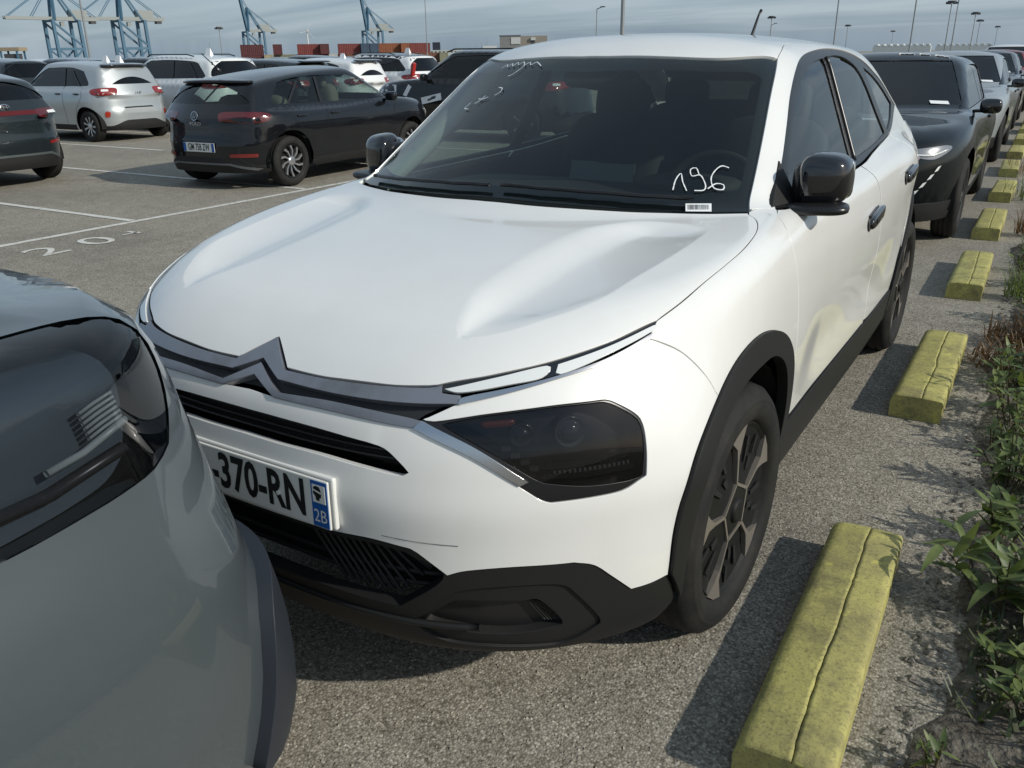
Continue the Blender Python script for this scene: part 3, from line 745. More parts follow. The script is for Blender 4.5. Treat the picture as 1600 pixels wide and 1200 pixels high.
    # fenders
    ib = np.argmin(np.abs(arch[:, 2] - .635) + (arch[:, 1] < 0) * 9)
    lf = loop(S(hood_d), np.array([(.699, .350, 1.062), (.708, .385, 1.065), (.746, .432, 1.063)]), S(door_f), arch[ia:ib + 1][::-1], S(R_(seam_f)))
    pobj('fender', patch(F, PC, [lf], .020, 0, .0020, .014), W, car, True)
    for o in pobj('wheel_arch_trim', patch(F, PS, [loop(arch, archi[::-1])], .018, .009, .0, .030), M_BLACK, car, True): pass
    an = np.linspace(math.radians(186), math.radians(-8), 40)
    ra = ao(np.stack([2.67 + .455 * np.cos(an), .36 + .455 * np.sin(an)], 1)); ri = ao(np.stack([2.67 + .395 * np.cos(an), .36 + .395 * np.sin(an)], 1))
    pobj('wheel_arch_trim', patch(F, PS, [loop(ra, ri[::-1])], .025, .009, 0, .03), M_BLACK, car, True)
    # doors
    D = lambda pts, h=.02: ao(spl([(0, *p) for p in pts], h)[:, 1:])
    dl = loop(S(door_f), D([(.385, .62), (.405, .52), (.44, .452)]), D([(.44, .452), (1.0, .447), (1.52, .444)]), D([(1.52, .444), (1.565, .47), (1.575, .8), (1.564, .954), (1.544, 1.002), (1.49, 1.066)]),
              D([(1.49, 1.066), (1.0, 1.058), (.62, 1.053), (.46, 1.058)]))
    fd = pobj('front_door', patch(F, PS, [dl], .022, 0, .0022, .014), W, car, True)
    dl = loop(D([(1.505, 1.066), (1.553, 1.002), (1.573, .954), (1.584, .8), (1.575, .47)]), D([(1.575, .47), (1.62, .444), (2.17, .435)]), D([(2.17, .435), (2.205, .50), (2.235, .60), (2.30, .70), (2.385, .78), (2.45, .88), (2.475, .98), (2.46, 1.06), (2.40, 1.112)]),
              D([(2.40, 1.112), (2.0, 1.094), (1.629, 1.070)]))
    rd = pobj('rear_door', patch(F, PS, [dl], .024, 0, .0022, .014), W, car, True)
    for ds, y, z in ((fd, 1.425, .893), (rd, 2.245, .958)):
        for o, sg in zip(ds, (1, -1)):
            x = ao([(y, z)])[0][0]
            hd = rounded('door_handle', (sg * (x + .010), y, z), (.016, .125, .026), M_GLOSSB, o, .6, 10, rot=(.10, 0, 0))
            boxobj('handle_pocket', (sg * (x + .002), y - .02, z - .004), (.006, .16, .062), M_SATIN, o, rot=(.10, 0, 0), bev=.002)
            boxobj('handle_gap', (0, -.055, .004), (.036, .050, .018), M_VOID, hd, bev=.004)
    # rear quarter and tail
    up_ = D([(2.405, 1.115), (2.468, 1.06), (2.482, .98), (2.457, .88), (2.39, .78), (2.31, .70)])
    k0 = np.argmin(np.abs(ra[:, 1] - 2.30) + (ra[:, 2] < .6) * 9); k1 = np.argmin(np.abs(ra[:, 2] - .45) + (ra[:, 1] < 2.67) * 9)
    q = loop(up_, ra[k0:k1 + 1], D([(3.12, .46), (3.16, .60), (3.16, .85), (3.13, 1.02), (3.05, 1.12), (2.92, 1.205)]), D([(2.90, 1.213), (2.627, 1.147), (2.44, 1.118)]))
    pobj('rear_quarter', patch(F, PS, [q], .025, 0, .002, .014), W, car, True)
    e = D([(3.12, .46), (3.16, .60), (3.16, .85), (3.13, 1.02), (3.05, 1.12)])
    half = np.vstack([[(0, 3.3, 1.12)], e[::-1], PR.cast(F, np.stack([np.linspace(.60, 0, 20), np.full(20, .46)], 1))])
    half[0] = PR.cast(F, np.array([[0, 1.12]]))[0]
    tg = pobj('tailgate', patch(F, PR, [sym(half)], .035, 0, .002, .012), W, car)
    half = np.vstack([PR.cast(F, np.stack([np.linspace(0, .62, 20), np.full(20, .445)], 1)), PR.cast(F, np.stack([np.linspace(.62, 0, 20), np.full(20, .25)], 1))])
    pobj('rear_cladding', patch(F, PR, [sym(half)], .035, 0, .002, .012), M_BLACK, car)
    for sg in (1, -1):
        rl = PR.cast(F, np.array([(.38, .93), (.60, .90), (.62, .83), (.45, .85)])); r = patch(F, PR, [spl(rl, .03, True)], .03, .006, 0, .01)
        pobj('tail_lamp', r if sg > 0 else mirrored(*r), M_RED, car)
    # sills
    sl = loop(D([(.40, .440), (1.0, .440), (1.7, .437), (2.20, .430)]), D([(2.20, .43), (2.255, .33), (2.25, .25)]), D([(2.25, .25), (.37, .25)], .05), D([(.37, .25), (.352, .32), (.40, .44)]))
    pobj('sill_cladding', patch(F, PS, [sl], .025, .006, .0, .03), M_BLACK, car, True)
    # roof, pillars, glazing
    half = loop(S(R_(wstop)), S(rseam, .03), S([(.53, 2.78, 1.36), (.3, 2.86, 1.39), (0, 2.88, 1.40)], .03))
    roof = pobj('roof', patch(F, PT, [sym(half)], .04, 0, .002, .012), W, car)
    pil = loop(S(pil_i), S(rseam, .03), S([(.53, 2.78, 1.36), (.60, 3.02, 1.22), (.655, 2.93, 1.205)]), S(R_(pil_o)), S([(.748, .437, 1.063), (.72, .40, 1.064), (.696, .365, 1.066)]))
    pobj('roof_pillar', patch(F, PC, [pil], .02, 0, .0018, .012), W, car, True)
    half = loop(S([(0, 2.90, 1.40), (.3, 2.88, 1.39), (.53, 2.80, 1.36)], .03), S([(.53, 2.80, 1.36), (.58, 3.0, 1.23), (.55, 3.18, 1.15)], .03), S([(.55, 3.2, 1.15), (0, 3.28, 1.15)], .05))
    pobj('rear_window', patch(F, PT, [sym(half)], .05, -.002, .002, .01), M_DGLASS, car)
    gb = [(x, y + .024, z) for x, y, z in hood_e]
    half = loop(S(R_(gb)), S(pil_i), S(wstop))
    ws = pobj('windscreen', patch(F, PT, [sym(half)], .03, -.006, .003, .004), M_GLASS, car)
    hole = sym(loop(S(frit_t), S(frit_r), S(frit_b)))
    pobj('black_border', patch(F, PT, [sym(half), hole], .025, -.0090, .003, 0), mat('frit_black', (.006, .006, .007), .5), ws)
    half = loop(S(R_([(x, y + .003, z) for x, y, z in hood_e])), S([(.699, .343, 1.06), (.697, .37, 1.066)]), S(gb))
    pobj('cowl', patch(F, PT, [sym(half)], .02, -.018, 0, 0), M_SATIN, car)
    tr = loop(S(pil_o), S(glass_b))
    fg = D([(.60, 1.076), (.71, 1.165), (.83, 1.252), (1.0, 1.347), (1.18, 1.410), (1.33, 1.435), (1.49, 1.447)]); fg = loop(fg, D([(1.49, 1.447), (1.46, 1.25), (1.435, 1.085)]), D([(1.435, 1.085), (1.0, 1.077), (.60, 1.076)]))
    rg = loop(D([(1.585, 1.452), (1.75, 1.455), (1.90, 1.440), (2.05, 1.392), (2.14, 1.32), (2.20, 1.22), (2.27, 1.125)]), D([(2.27, 1.125), (1.9, 1.105), (1.53, 1.090)]), D([(1.53, 1.090), (1.56, 1.24), (1.585, 1.452)]))
    qg = loop(D([(2.19, 1.405), (2.42, 1.36), (2.62, 1.302), (2.80, 1.225)]), D([(2.80, 1.225), (2.62, 1.168), (2.44, 1.135)]), D([(2.44, 1.135), (2.36, 1.14), (2.28, 1.27), (2.19, 1.405)]))
    pobj('window_trim', patch(F, PS, [tr, fg, rg, qg], .02, -.004, .001, .010), M_SATIN, car, True)
    for nm, g in (('front_window', fg), ('rear_door_window', rg), ('quarter_window', qg)):
        pobj(nm, patch(F, PS, [g], .04, -.009, -.004, 0), M_SGLASS, car, True)
    # B-pillar gloss strips
    for sg in (1, -1):
        P = D([(1.535, 1.45), (1.51, 1.26), (1.483, 1.085)]) ; tubeobj('pillar_trim', (P + [-.002, 0, 0]) * np.array([sg, 1, 1]), .008, M_SATIN, car, 6)
    # mirrors
    for sg in (1, -1):
        mr = empty('door_mirror', (0 if sg > 0 else .030, 0, 0), 0, car)
        sh = lambda p: Vector((p.x - .15 * p.y, p.y + .25 * p.x * 0 - .25 * p.z * 0, p.z * (1 - .9 * p.x * 1.2) + .0))
        hs = rounded('mirror_shell', (sg * .838, .610, 1.126), (.068, .066, .075), M_GLOSSB, mr, .62, 22, shear=(lambda p, s=sg: Vector((p.x, p.y + .30 * s * p.x, p.z * (1 - 1.1 * s * p.x) + .06 * p.y))))
        rounded('mirror_inner', (sg * .795, .615, 1.112), (.046, .058, .062), M_SATIN, mr, .55, 12)
        rounded('mirror_glass', (sg * .842, .665, 1.125), (.064, .012, .060), mat('mirror_glass', (.6, .62, .62), .03, 1.0), mr, .4, 10)
        rounded('mirror_arm', (sg * .832, .555, 1.052), (.090, .070, .016), M_SATIN, mr, .6, 12, rot=(0, sg * -.03, sg * .2))
        bm = bmesh.new()
        t = ao([(.43, 1.066), (.60, 1.062), (.62, 1.17), (.55, 1.125)]) + np.array([.004, 0, 0])
        f = bm.faces.new([bm.verts.new(Vector(p) * 1) for p in (t * np.array([sg, 1, 1])).tolist()]); ex = bmesh.ops.extrude_face_region(bm, geom=[f]); bmesh.ops.translate(bm, vec=(-sg * .02, 0, 0), verts=[v for v in ex['geom'] if isinstance(v, bmesh.types.BMVert)])
        bmobj('mirror_base', bm, M_BLACK, mr)
    # inner pillar linings
    for sg in (1, -1):
        P = spl([((pi[0] + po[0]) / 2 - .030, (pi[1] + po[1]) / 2 + .04, (pi[2] + po[2]) / 2 - .025) for pi, po in zip(pil_i, pil_o)], .05)
        tubeobj('pillar_lining', P * np.array([sg, 1, 1]), .040, mat('lining_grey', (.34, .36, .34), .8), car, 10)
    # wheels
    for y in (0, 2.67):
        for sg in (1, -1):
            make_wheel(car, (sg * .745, y, .342), sg, steer=(-.046 if y == 0 else 0), n=56)
            wheel_well(car, y, sg, .395 if y == 0 else .40)
    # number plate and holder
    boxobj('plate_holder', (0, -.879, .622), (.53, .012, .118), mat('holder_white', (.74, .74, .71), .4), car, rot=(-.02, 0, 0), bev=.004)
    pl = plate_obj(car, ('-370-RN', .052, .80), (0, -.893, .622), -.02, 0, '2B')
    bm = bmesh.new(); add_box(bm, (-.166, -.0042, 0), (.012, .001, .076)); bmobj('plate_lettering', bm, M_INK, pl)
    bm = bmesh.new(); add_box(bm, (.236, -.0046, .024), (.034, .001, .040)); bmobj('emblem_field', bm, M_PLATEW, pl)
    hp = [(-.011, .014), (-.005, .018), (.004, .017), (.008, .012), (.009, .006), (.012, .002), (.009, .0), (.009, -.006), (.004, -.009), (.003, -.016), (-.006, -.014), (-.007, -.006), (-.013, 0)]
    bm = bmesh.new(); bm.faces.new([bm.verts.new((.234 + x, -.0054, .024 + z)) for x, z in hp]); bmobj('emblem_figure', bm, M_INK, pl)
    bm = bmesh.new(); add_box(bm, (.232, -.0056, .030), (.024, .0004, .0035), Matrix.Rotation(.25, 3, 'Y')); bmobj('emblem_band', bm, M_PLATEW, pl)
    bm = bmesh.new(); add_bar(bm, (.118, -.0035, -.004), (.118, -.007, -.004), .005, 10); bmobj('plate_screw', bm, M_PLATEW, pl)
    # antenna, washer jets, wipers
    tubeobj('antenna', [(0, 2.50, 1.485), (0, 2.52, 1.53), (0, 2.62, 1.64), (0, 2.66, 1.668)], [.016, .009, .006, .008], M_SATIN, car)
    for (x0, x1, yo) in ((-.60, -.02, .045), (.02, .56, .050)):
        xs = np.linspace(x0, x1, 14); yb = np.interp(np.abs(xs), [0, .15, .28, .415, .524, .614], [.100, .105, .128, .170, .222, .275]) + yo
        P = PT.cast(F, np.stack([xs, yb], 1), .012); tubeobj('wiper', P, .006, M_SATIN, car, 6)
    # cabin
    rounded('dashboard', (0, .70, .92), (.66, .26, .125), M_TRIM, car, .35, 14)
    rounded('instrument_hood', (.36, .80, 1.055), (.17, .10, .035), M_TRIM, car, .6, 10)
    boxobj('screen', (0, .86, 1.04), (.26, .02, .14), M_GLOSSB, car, rot=(-.25, 0, 0), bev=.006)
    sw = empty('steering_wheel', (.36, 1.02, .98), 0, car); sw.rotation_euler = (-.42 + math.pi / 2, 0, 0)
    bm = bmesh.new(); 
    n = 36; V = [(.18 * math.cos(2 * math.pi * i / n), .165 * math.sin(2 * math.pi * i / n), 0) for i in range(n + 1)]
    tubeobj('wheel_rim', V, .015, M_TRIM, sw, 8); rounded('wheel_hub', (0, -.02, -.01), (.07, .06, .02), M_TRIM, sw, .6, 8)
    for a in (0, math.pi, -math.pi / 2): tubeobj('wheel_spoke', [(.05 * math.cos(a), .05 * math.sin(a), -.005), (.17 * math.cos(a), .155 * math.sin(a), 0)], .012, M_TRIM, sw)
    for x in (-.36, .36): seat(car, x, 1.38, M_SEAT)
    rounded('rear_bench', (0, 2.20, .60), (.62, .26, .10), M_SEAT, car, .4); rounded('rear_backrest', (0, 2.52, .92), (.60, .09, .33), M_SEAT, car, .4, rot=(-.35, 0, 0))
    for x in (-.36, .36): rounded('rear_headrest', (x, 2.64, 1.27), (.12, .05, .07), M_SEAT, car, .5)
    rounded('rear_view_mirror', (0, .92, 1.385), (.11, .02, .035), M_SATIN, car, .5, 10)
    rounded('sensor_housing', (0, .80, 1.425), (.10, .11, .022), M_SATIN, car, .6, 10, rot=(.48, 0, 0))
    boxobj('interior_floor', (0, 1.55, .30), (1.5, 2.9, .05), M_VOID, car)
    boxobj('underbody', (0, 1.35, .235), (1.30, 3.6, .05), M_VOID, car)
    boxobj('bulkhead', (0, .42, .66), (1.40, .04, .70), M_VOID, car)
    boxobj('parcel_shelf', (0, 2.95, 1.02), (1.1, .6, .03), M_TRIM, car)
    pobj('gap_backing', patch(F, PF, [sym(np.vstack([PF.cast(F, np.stack([np.linspace(0, .66, 12), np.full(12, .84)], 1)), PF.cast(F, np.stack([np.linspace(.70, 0, 12), np.full(12, .27)], 1))]))], .06, -.085), M_VOID, car)  # added unseen dark sheet, stops light leaking through the front panel gaps
    r = patch(F, PS, [loop(D([(.46, 1.04), (1.4, 1.045), (2.4, 1.09)], .06), D([(2.4, 1.09), (2.2, .6), (2.2, .30)], .06), D([(2.2, .3), (.42, .3)], .08), D([(.42, .3), (.46, 1.04)], .06))], .06, -.060)
    pobj('door_card', r, mat('door_card', (.05, .049, .046), .8), car, True)
    r = patch(F, PT, [sym(loop(S(R_([(x * .94, y + .02, z) for x, y, z in wstop]), .05), S([(x * .94, y, z) for x, y, z in rseam], .05), S([(.49, 2.78, 1.36), (0, 2.86, 1.40)], .05)))], .08, -.035)
    pobj('headliner', r, mat('headliner', (.20, .20, .19), .9), car)
    # writing on the glass (chalk marker) and the barcode label
    wr = empty('glass_writing', (0, 0, 0), 0, ws)
    st = lambda p: ribbon('marker_stroke', F, PT, p, .0016, M_CHALK, wr, .0)
    st([(.493, .304), (.486, .340), (.490, .368), (.505, .345), (.527, .322)])
    st([(.535, .392), (.520, .408), (.508, .395), (.520, .376), (.538, .392), (.553, .382), (.566, .366), (.566, .350), (.545, .335)])
    st([(.598, .462), (.578, .455), (.568, .425), (.570, .396), (.588, .374), (.611, .385), (.606, .400), (.588, .392), (.578, .372), (.574, .362)])
    st([(-.372, .782), (-.352, .795), (-.345, .778), (-.330, .792), (-.318, .772), (-.305, .790), (-.292, .770), (-.28, .785), (-.262, .755), (-.285, .715), (-.30, .712)])
    st([(-.262, .755), (-.245, .772), (-.23, .752), (-.215, .765), (-.19, .745), (-.18, .735)])
    st([(-.385, .60), (-.395, .575), (-.37, .56)]); st([(-.335, .618), (-.345, .595), (-.36, .585)]); st([(-.36, .61), (-.335, .60), (-.315, .605)]); st([(-.30, .65), (-.28, .64), (-.275, .62), (-.29, .605)])
    lb = [(.541, .281), (.601, .322), (.614, .289), (.554, .250)]
    q = PT.cast(F, np.array(lb), .0); meshobj('barcode_label', q, [(0, 3, 2, 1)], M_CHALK, ws)
    a, b, c_, d = [np.array(p) for p in lb]; rnd = random.Random(5); V = []; Fc = []; t = .08
    while t < .90:
        w = rnd.choice((.010, .018, .026))
        V += [a + (b - a) * t + (d - a) * .18, a + (b - a) * (t + w) + (d - a) * .18, a + (b - a) * (t + w) + (d - a) * .80, a + (b - a) * t + (d - a) * .80]
        k = len(V) - 4; Fc.append((k, k + 3, k + 2, k + 1)); t += w + rnd.choice((.012, .02))
    meshobj('barcode_bars', PT.cast(F, np.array(V), .0006), Fc, M_INK, ws)
    # thin scuff on the bumper
    P = PF.to2(np.array([(.359, -.856, .567), (.419, -.840, .564), (.511, -.802, .561)])); ribbon('scuff_mark', F, PF, P, .0007, M_INK, bump, .0006)
    return car
WHITE = build_white()
# ---------------------------------------------------------------- other cars: one family of body surfaces
def gen_surface(p):
    fo, wb, ro, hw, H = p['fo'], p['wb'], p['ro'], p['hw'], p['H']
    hz, cz, cy, wsl, bz = p['hz'], p['cz'], p['cy'], p['wsl'], p['bz']
    yc = .3; rd = p.get('rd', .4); yr = wb - rd; hyp = lambda s: (1 + s * s) ** .5
    pf = cub([.10, .22, .32, .5, .66, hz - .06, hz, hz + .06, hz + .14], [.93, .965, .99, 1.0, .99, .955, .90, .80, .6])
    pr = cub(*p['pr']) if 'pr' in p else cub([.10, .22, .34, .52, .66, .80, .95, 1.05, 1.2], [.95, .985, 1.0, 1.0, .97, .955, .93, .90, .82])
    aw = cub([.10, .20, .30, .45, .62, .75, .88, bz - .02, bz + .08, bz + .3], p.get('aw', [.88, .935, .965, .985, 1.0, .995, .972, .945, .90, .78]))
    hd = cub([-fo - .1, -fo + .05, -fo + .14, -fo + .3, -.1, cy, cy + .3, wb * .6, wb + .2, wb + ro], [hz - .10, hz - .02, hz + .03, hz + .07, (hz + cz) / 2 + .045, cz, cz + .012, bz, bz + .015, bz])
    nf, nr = p.get('nf', 3.0), p.get('nr', 3.6)
    def lower(x, y, z):
        ax = np.abs(x); a = np.maximum(hw * aw(z) + p.get('haunch', .02) * hump(y, wb, .5) * hump(z, .78, .2) - p.get('waist', .010) * hump(z, .52, .1) * sstep(.4, .7, y) * (1 - sstep(wb - .7, wb - .4, y)), .2)
        bf = np.maximum((fo + yc) * pf(z), .3); br = np.maximum((ro + rd) * pr(z), .3)
        n = np.where(y < yc, nf, nr); v = np.where(y < yc, np.maximum(yc - y, 0) / bf, np.maximum(y - yr, 0) / br)
        r = ((ax / a) ** n + v ** n + 1e-9) ** (1 / n)
        side = (r - 1) * np.minimum(a, np.where(y < yc, bf, br))
        top = z - (hd(y) - .035 * (ax / hw) ** 3)
        return smax(smax(side, top * .95, .06), (p.get('zb', .19) - z), .05)
    def green(x, y, z):
        ax = np.abs(x)
        ws = (cy - .02 + .22 * (ax / .7) ** 2.2 + (z - cz) * wsl - y) / hyp(wsl)
        yp = p.get('yp', cy + 1.15)
        zr = H - p.get('rc', .035) * (y - yp) ** 2 * np.where(y < yp, 1.3, p.get('rcb', .9))
        roof = z - (zr - .045 * (ax / .55) ** 2.4)
        sd = (ax - (hw - p.get('inset', .10) - p.get('tap', .05) * sstep(wb - .6, wb + .6, y) - (z - bz) * p.get('tum', .38))) * .93
        rw = (y - (p['rwy'] - (z - bz) * p['rws'] - .12 * (ax / .6) ** 2)) / hyp(p['rws'])
        f = smax(smax(smax(ws, roof, .06), rw, .05), sd, .07)
        return smax(f, (bz - .14) - z, .05)
    return lambda x, y, z: smin(lower(x, y, z), green(x, y, z), .025)

def gen_car(name, p, pm, detail=2, glass=None, wheel='cover', lens=None):
    """body of one kind of car; detail 0 (far) .. 3 (touching the camera). Returns the root Empty."""
    F = gen_surface(p); car = empty(name)
    fo, wb, ro, hw, bz, cz, cy = p['fo'], p['wb'], p['ro'], p['hw'], p['bz'], p['cz'], p['cy']
    h = {0: .12, 1: .08, 2: .05, 3: .035}[detail]; hs = {0: .08, 1: .05, 2: .03, 3: .02}[detail]
    gl = glass or M_DGLASS; trim = p.get('trim', M_BLACK); R = p.get('R', .315); za = R + .005; ra = R + .065
    y0 = -fo + .42; y1 = wb + .02
    PCc = Par('cyl', (0, .55), .8, (.25, 1.35)); PSp = Par('side', t=(.3, 1.15)); PTt = Par('top', t=(.6, 1.9))
    PFs = Par('sph', (y0 + .75, .68, -1), .8, (.45, 1.9)); PRs = Par('sph', (y1 - .75, .72, 1), .8, (.45, 2.0))
    PB = Par('back', (wb - .8,), 1, (.5, 2.2)); PFo = Par('fore', (.6,), 1, (.4, 2.2))
    yz_ = lambda pts: PSp.cast(F, np.array(pts, float))
    D = lambda pts, q=hs: yz_(spl([(0, *t) for t in pts], q)[:, 1:])
    B = lambda pts: PB.cast(F, np.array(pts, float))
    Fr = lambda pts: PFo.cast(F, np.array(pts, float))
    T = lambda pts: PTt.cast(F, np.array(pts, float))
    zb = .235
    # slices where the middle meets the ends
    ph = np.linspace(math.atan2(zb - .55, hw * .96), math.pi - math.atan2(zb - .55, hw * .96), max(24, int(4.2 / hs)))
    def slice_(y): return PCc.cast(F, np.stack([ph * .8, np.full(len(ph), y)], 1))
    def arch(yw, r=None):
        a = np.linspace(math.pi - math.asin(min(1, (zb - za) / ra)) , math.asin((zb - za) / ra), 22); a = np.linspace(math.pi + .22, -.22, 22)
        q = np.stack([yw + ra * np.cos(a), za + ra * np.sin(a)], 1); q[:, 1] = np.maximum(q[:, 1], zb)
        return yz_(q)
    s0, s1 = slice_(y0), slice_(y1)
    zz0, zz1 = s0[0], s1[0]
    # the rear slice runs through the rear arch when y1 is near the axle: shift the cut behind it
    y1 = wb + ra + .04; s1 = slice_(y1); y0 = -ra - .04; s0 = slice_(y0)
    PFs = Par('sph', (y0 + .75, .68, -1), .8, (.35, 1.9)); PRs = Par('sph', (y1 - .75, .72, 1), .8, (.35, 2.0))
    bl = loop(s0[:1], arch(0), D([(ra + .03, zb), (wb - ra - .03, zb)], .15), arch(wb), s1[:1])
    outer = loop(bl, s1, (bl * MX)[::-1], s0[::-1])
    # glazing outlines
    gz = p.get('gz', bz + .035); top = p.get('gt', p['H'] - .13); g0 = cy + .30 + (gz - cz) * p['wsl']; g1 = g0 + (top - gz) * p['wsl'] * .93
    ge = p.get('ge', p['rwy'] - .42); gr = p.get('grs', .9)
    side = loop(D([(g0 - .10, gz), (g1, top - .03), (g1 + .30, top + .01), (.55 * wb + .5, top + .012), (ge - (top - gz) * gr - .18, top - .02), (ge - (top - gz) * gr, top - .06)]), D([(ge - (top - gz) * gr, top - .06), (ge - .06, gz + .05), (ge - .12, gz + .01)]), D([(ge - .12, gz + .01), (wb * .5, gz), (g0 - .10, gz)], .1))
    wz = p['H'] - .075; wt = cy + .20 * 0 + (wz - cz) * p['wsl']
    xb, xt = hw - .17, hw - .36
    wsl = sym(loop(T(np.stack([np.linspace(0, xb, 12), cy + .05 + .22 * (np.linspace(0, xb, 12) / .7) ** 2.2], 1)), T(spl([(xb, cy + .05 + .22 * (xb / .7) ** 2.2, 0), (xt, wt + .22 * (xt / .7) ** 2.2, 0)], .05)[:, :2]), T(np.stack([np.linspace(xt, 0, 10), wt - .01 + .22 * (np.linspace(xt, 0, 10) / .7) ** 2.2], 1))))
    LZ = loop(*[spl(l, .03, False) for l in lens]) if lens is not None else None
    body = patch(F, PCc, [outer, side, side * MX, wsl] + ([LZ, LZ * MX] if lens is not None else []), h, 0)
    fr = patch(F, PFs, [loop(s0, (np.vstack([PFs.cast(F, np.stack([np.linspace(PFs.to2(s0[-1:])[0, 0], PFs.to2(s0[:1])[0, 0], 30), np.full(30, PFs.to2(s0[:1])[0, 1])], 1))])))], h, 0)
    rwb, rwt = p.get('rwb', bz + .04), p['H'] - .15; xw, xv = hw - .20, hw - .34
    rwl = sym(loop(B([(x, rwb) for x in np.linspace(0, xw - .04, 10)]), B(spl([(xw - .04, rwb, 0), (xw, rwb + .05, 0), (xv, rwt, 0)], .05)[:, :2]), B([(x, rwt) for x in np.linspace(xv, 0, 10)])))
    bottomr = PRs.cast(F, np.stack([np.linspace(PRs.to2(s1[-1:])[0, 0], PRs.to2(s1[:1])[0, 0], 40), np.full(40, PRs.to2(s1[:1])[0, 1])], 1))
    rloops = [loop(s1, bottomr), rwl]
    if lens is not None:
        rloops += [LZ, LZ * MX]
    rr = patch(F, PRs, rloops, h, 0)
    pobj('body', merge(body, fr, rr), pm, car)
    pobj('windscreen', patch(F, PCc, [wsl], .10, -.006), p.get('wsglass') or gl, car)
    pobj('rear_window', patch(F, PRs, [rwl], .10, -.006), p.get('rglass', gl), car)
    # side glazing
    if detail >= 1:
        ym = .5 * (g1 + ge - (top - gz) * gr) + .10; w = .045
        clip = lambda a, b: loop(*[q for q in (side[(side[:, 1] > a) & (side[:, 1] < b)],)])
        for sg in (1, -1):
            mk = (lambda r: r) if sg > 0 else (lambda r: mirrored(*r))
            pobj('side_window', mk(patch(F, PSp, [side], .08, -.008)), p.get('sglass', gl), car)
            for yy, ln in ((ym, -.06), (ge - .30, -.30)) if not p.get('two_door') else ((ym, 0),):
                zt = top if yy < ge - .4 else top - .04
                P = D([(yy + ln, zt), (yy, gz)], .06); k = len(P)
                V = np.vstack([P + [.003, -w / 2, 0], P + [.003, w / 2, 0]]) * np.array([sg, 1, 1])
                meshobj('window_pillar', V, [(i, i + 1, k + i + 1, k + i) for i in range(k - 1)], M_SATIN, car)
    else:
        pobj('side_window', patch(F, PSp, [side], .12, -.006), p.get('sglass', gl), car, True)
    # door cuts, handles
    if detail >= 2:
        ydf, ydb, ydr = ra + .06, .5 * (g1 + ge - (top - gz) * gr) + .12, wb - .20
        for sg in (1, -1):
            for pts in ([(g0 - .12, gz - .01), (ydf, bz - .2), (ydf + .02, .30)], [(ydb - .03, gz), (ydb + .01, .7), (ydb, .30)], [(ge - .25, gz), (ydr + .14, .85), (ydr - .06, za + ra - .06), (wb - ra - .02, .34)]):
                P = D(pts, .05); k = len(P); V = np.vstack([P + [.0015, -.0035, 0], P + [.0015, .0035, 0]]) * np.array([sg, 1, 1])
                meshobj('door_gap', V, [(i, i + 1, k + i + 1, k + i) for i in range(k - 1)], M_VOID, car)
            for yy in (ydb - .16, ydr - .02):
                c = D([(yy, bz - .10), (yy, bz - .101)])[0]; rounded('door_handle', (sg * (c[0] + .008), yy, bz - .10), (.014, .09, .016), p.get('handle', M_SATIN), car, .6, 6)
    # lower trims
    if detail >= 1:
        tz = p.get('tz', .40); PRq = Par('rear', (wb - .25,), .8, (.3, 1.6)); PFq = Par('front', (.25,), .8, (.3, 1.6)); th = np.radians(np.linspace(0, 54, 16)) * .8
        q = lambda par, z, t: par.cast(F, np.stack([t, z + 0 * t], 1))
        r = patch(F, PRq, [sym(loop(q(PRq, tz - .10 * sstep(.28, .6, th), th), q(PRq, .215, th[::-1])))], .07, .006, 0, .01); pobj('rear_lower_trim', r, trim, car)
        r = patch(F, PFq, [sym(loop(q(PFq, p.get('ftz', .36), th), q(PFq, .215, th[::-1])))], .07, .006, 0, .01); pobj('front_lower_trim', r, trim, car)
        r = patch(F, PFo, [sym(loop(Fr([(x, p['hz'] - .13) for x in np.linspace(0, .46, 8)]), Fr([(.40, p['hz'] - .30), (.55, .42)]), Fr([(x, .42) for x in np.linspace(.50, 0, 8)])))], .06, .004, 0, .008); gri = pobj('grille', r, p.get('grille', M_SATIN), car)
        if p.get('clad'):
            for sg in (1, -1):
                for yw in (0, wb):
                    a = np.linspace(math.pi + .15, -.15, 24); o = yz_(np.stack([yw + (ra + .055) * np.cos(a), np.maximum(za + (ra + .055) * np.sin(a), zb)], 1)); i_ = yz_(np.stack([yw + ra * np.cos(a), np.maximum(za + ra * np.sin(a), zb - .01)], 1))
                    r = patch(F, PSp, [loop(o, i_[::-1])], .06, .006, 0, .01); pobj('wheel_arch_trim', r if sg > 0 else mirrored(*r), M_BLACK, car)
        r = patch(F, PSp, [loop(D([(ra + .05, p.get('sz', .32)), (wb - ra - .05, p.get('sz', .32))], .1), D([(wb - ra - .05, .215), (ra + .05, .215)], .1))], .1, .004, 0, .008); pobj('sill_trim', r, trim, car, True)
    # lamps
    PRr = Par('rear', (wb - .25,), .8, (.3, 1.6)); PFr = Par('front', (.25,), .8, (.3, 1.6)); rad = math.radians
    def wrap(par, pts, off, m, nm, parent, lip=.010):
        q = par.cast(F, spl([(rad(t) * .8, z, 0) for t, z in pts + pts[:1]], .03)[:-1, :2]); out = []
        for sg in (1, -1):
            r = patch(F, par, [q], .05, off, 0, lip); out.append(pobj(nm, r if sg > 0 else mirrored(*r), m, parent[0 if sg > 0 else 1] if isinstance(parent, list) else parent))
        return out
    t0, t1, zl0, zl1 = p.get('tl', (24, 56, .80, .95))
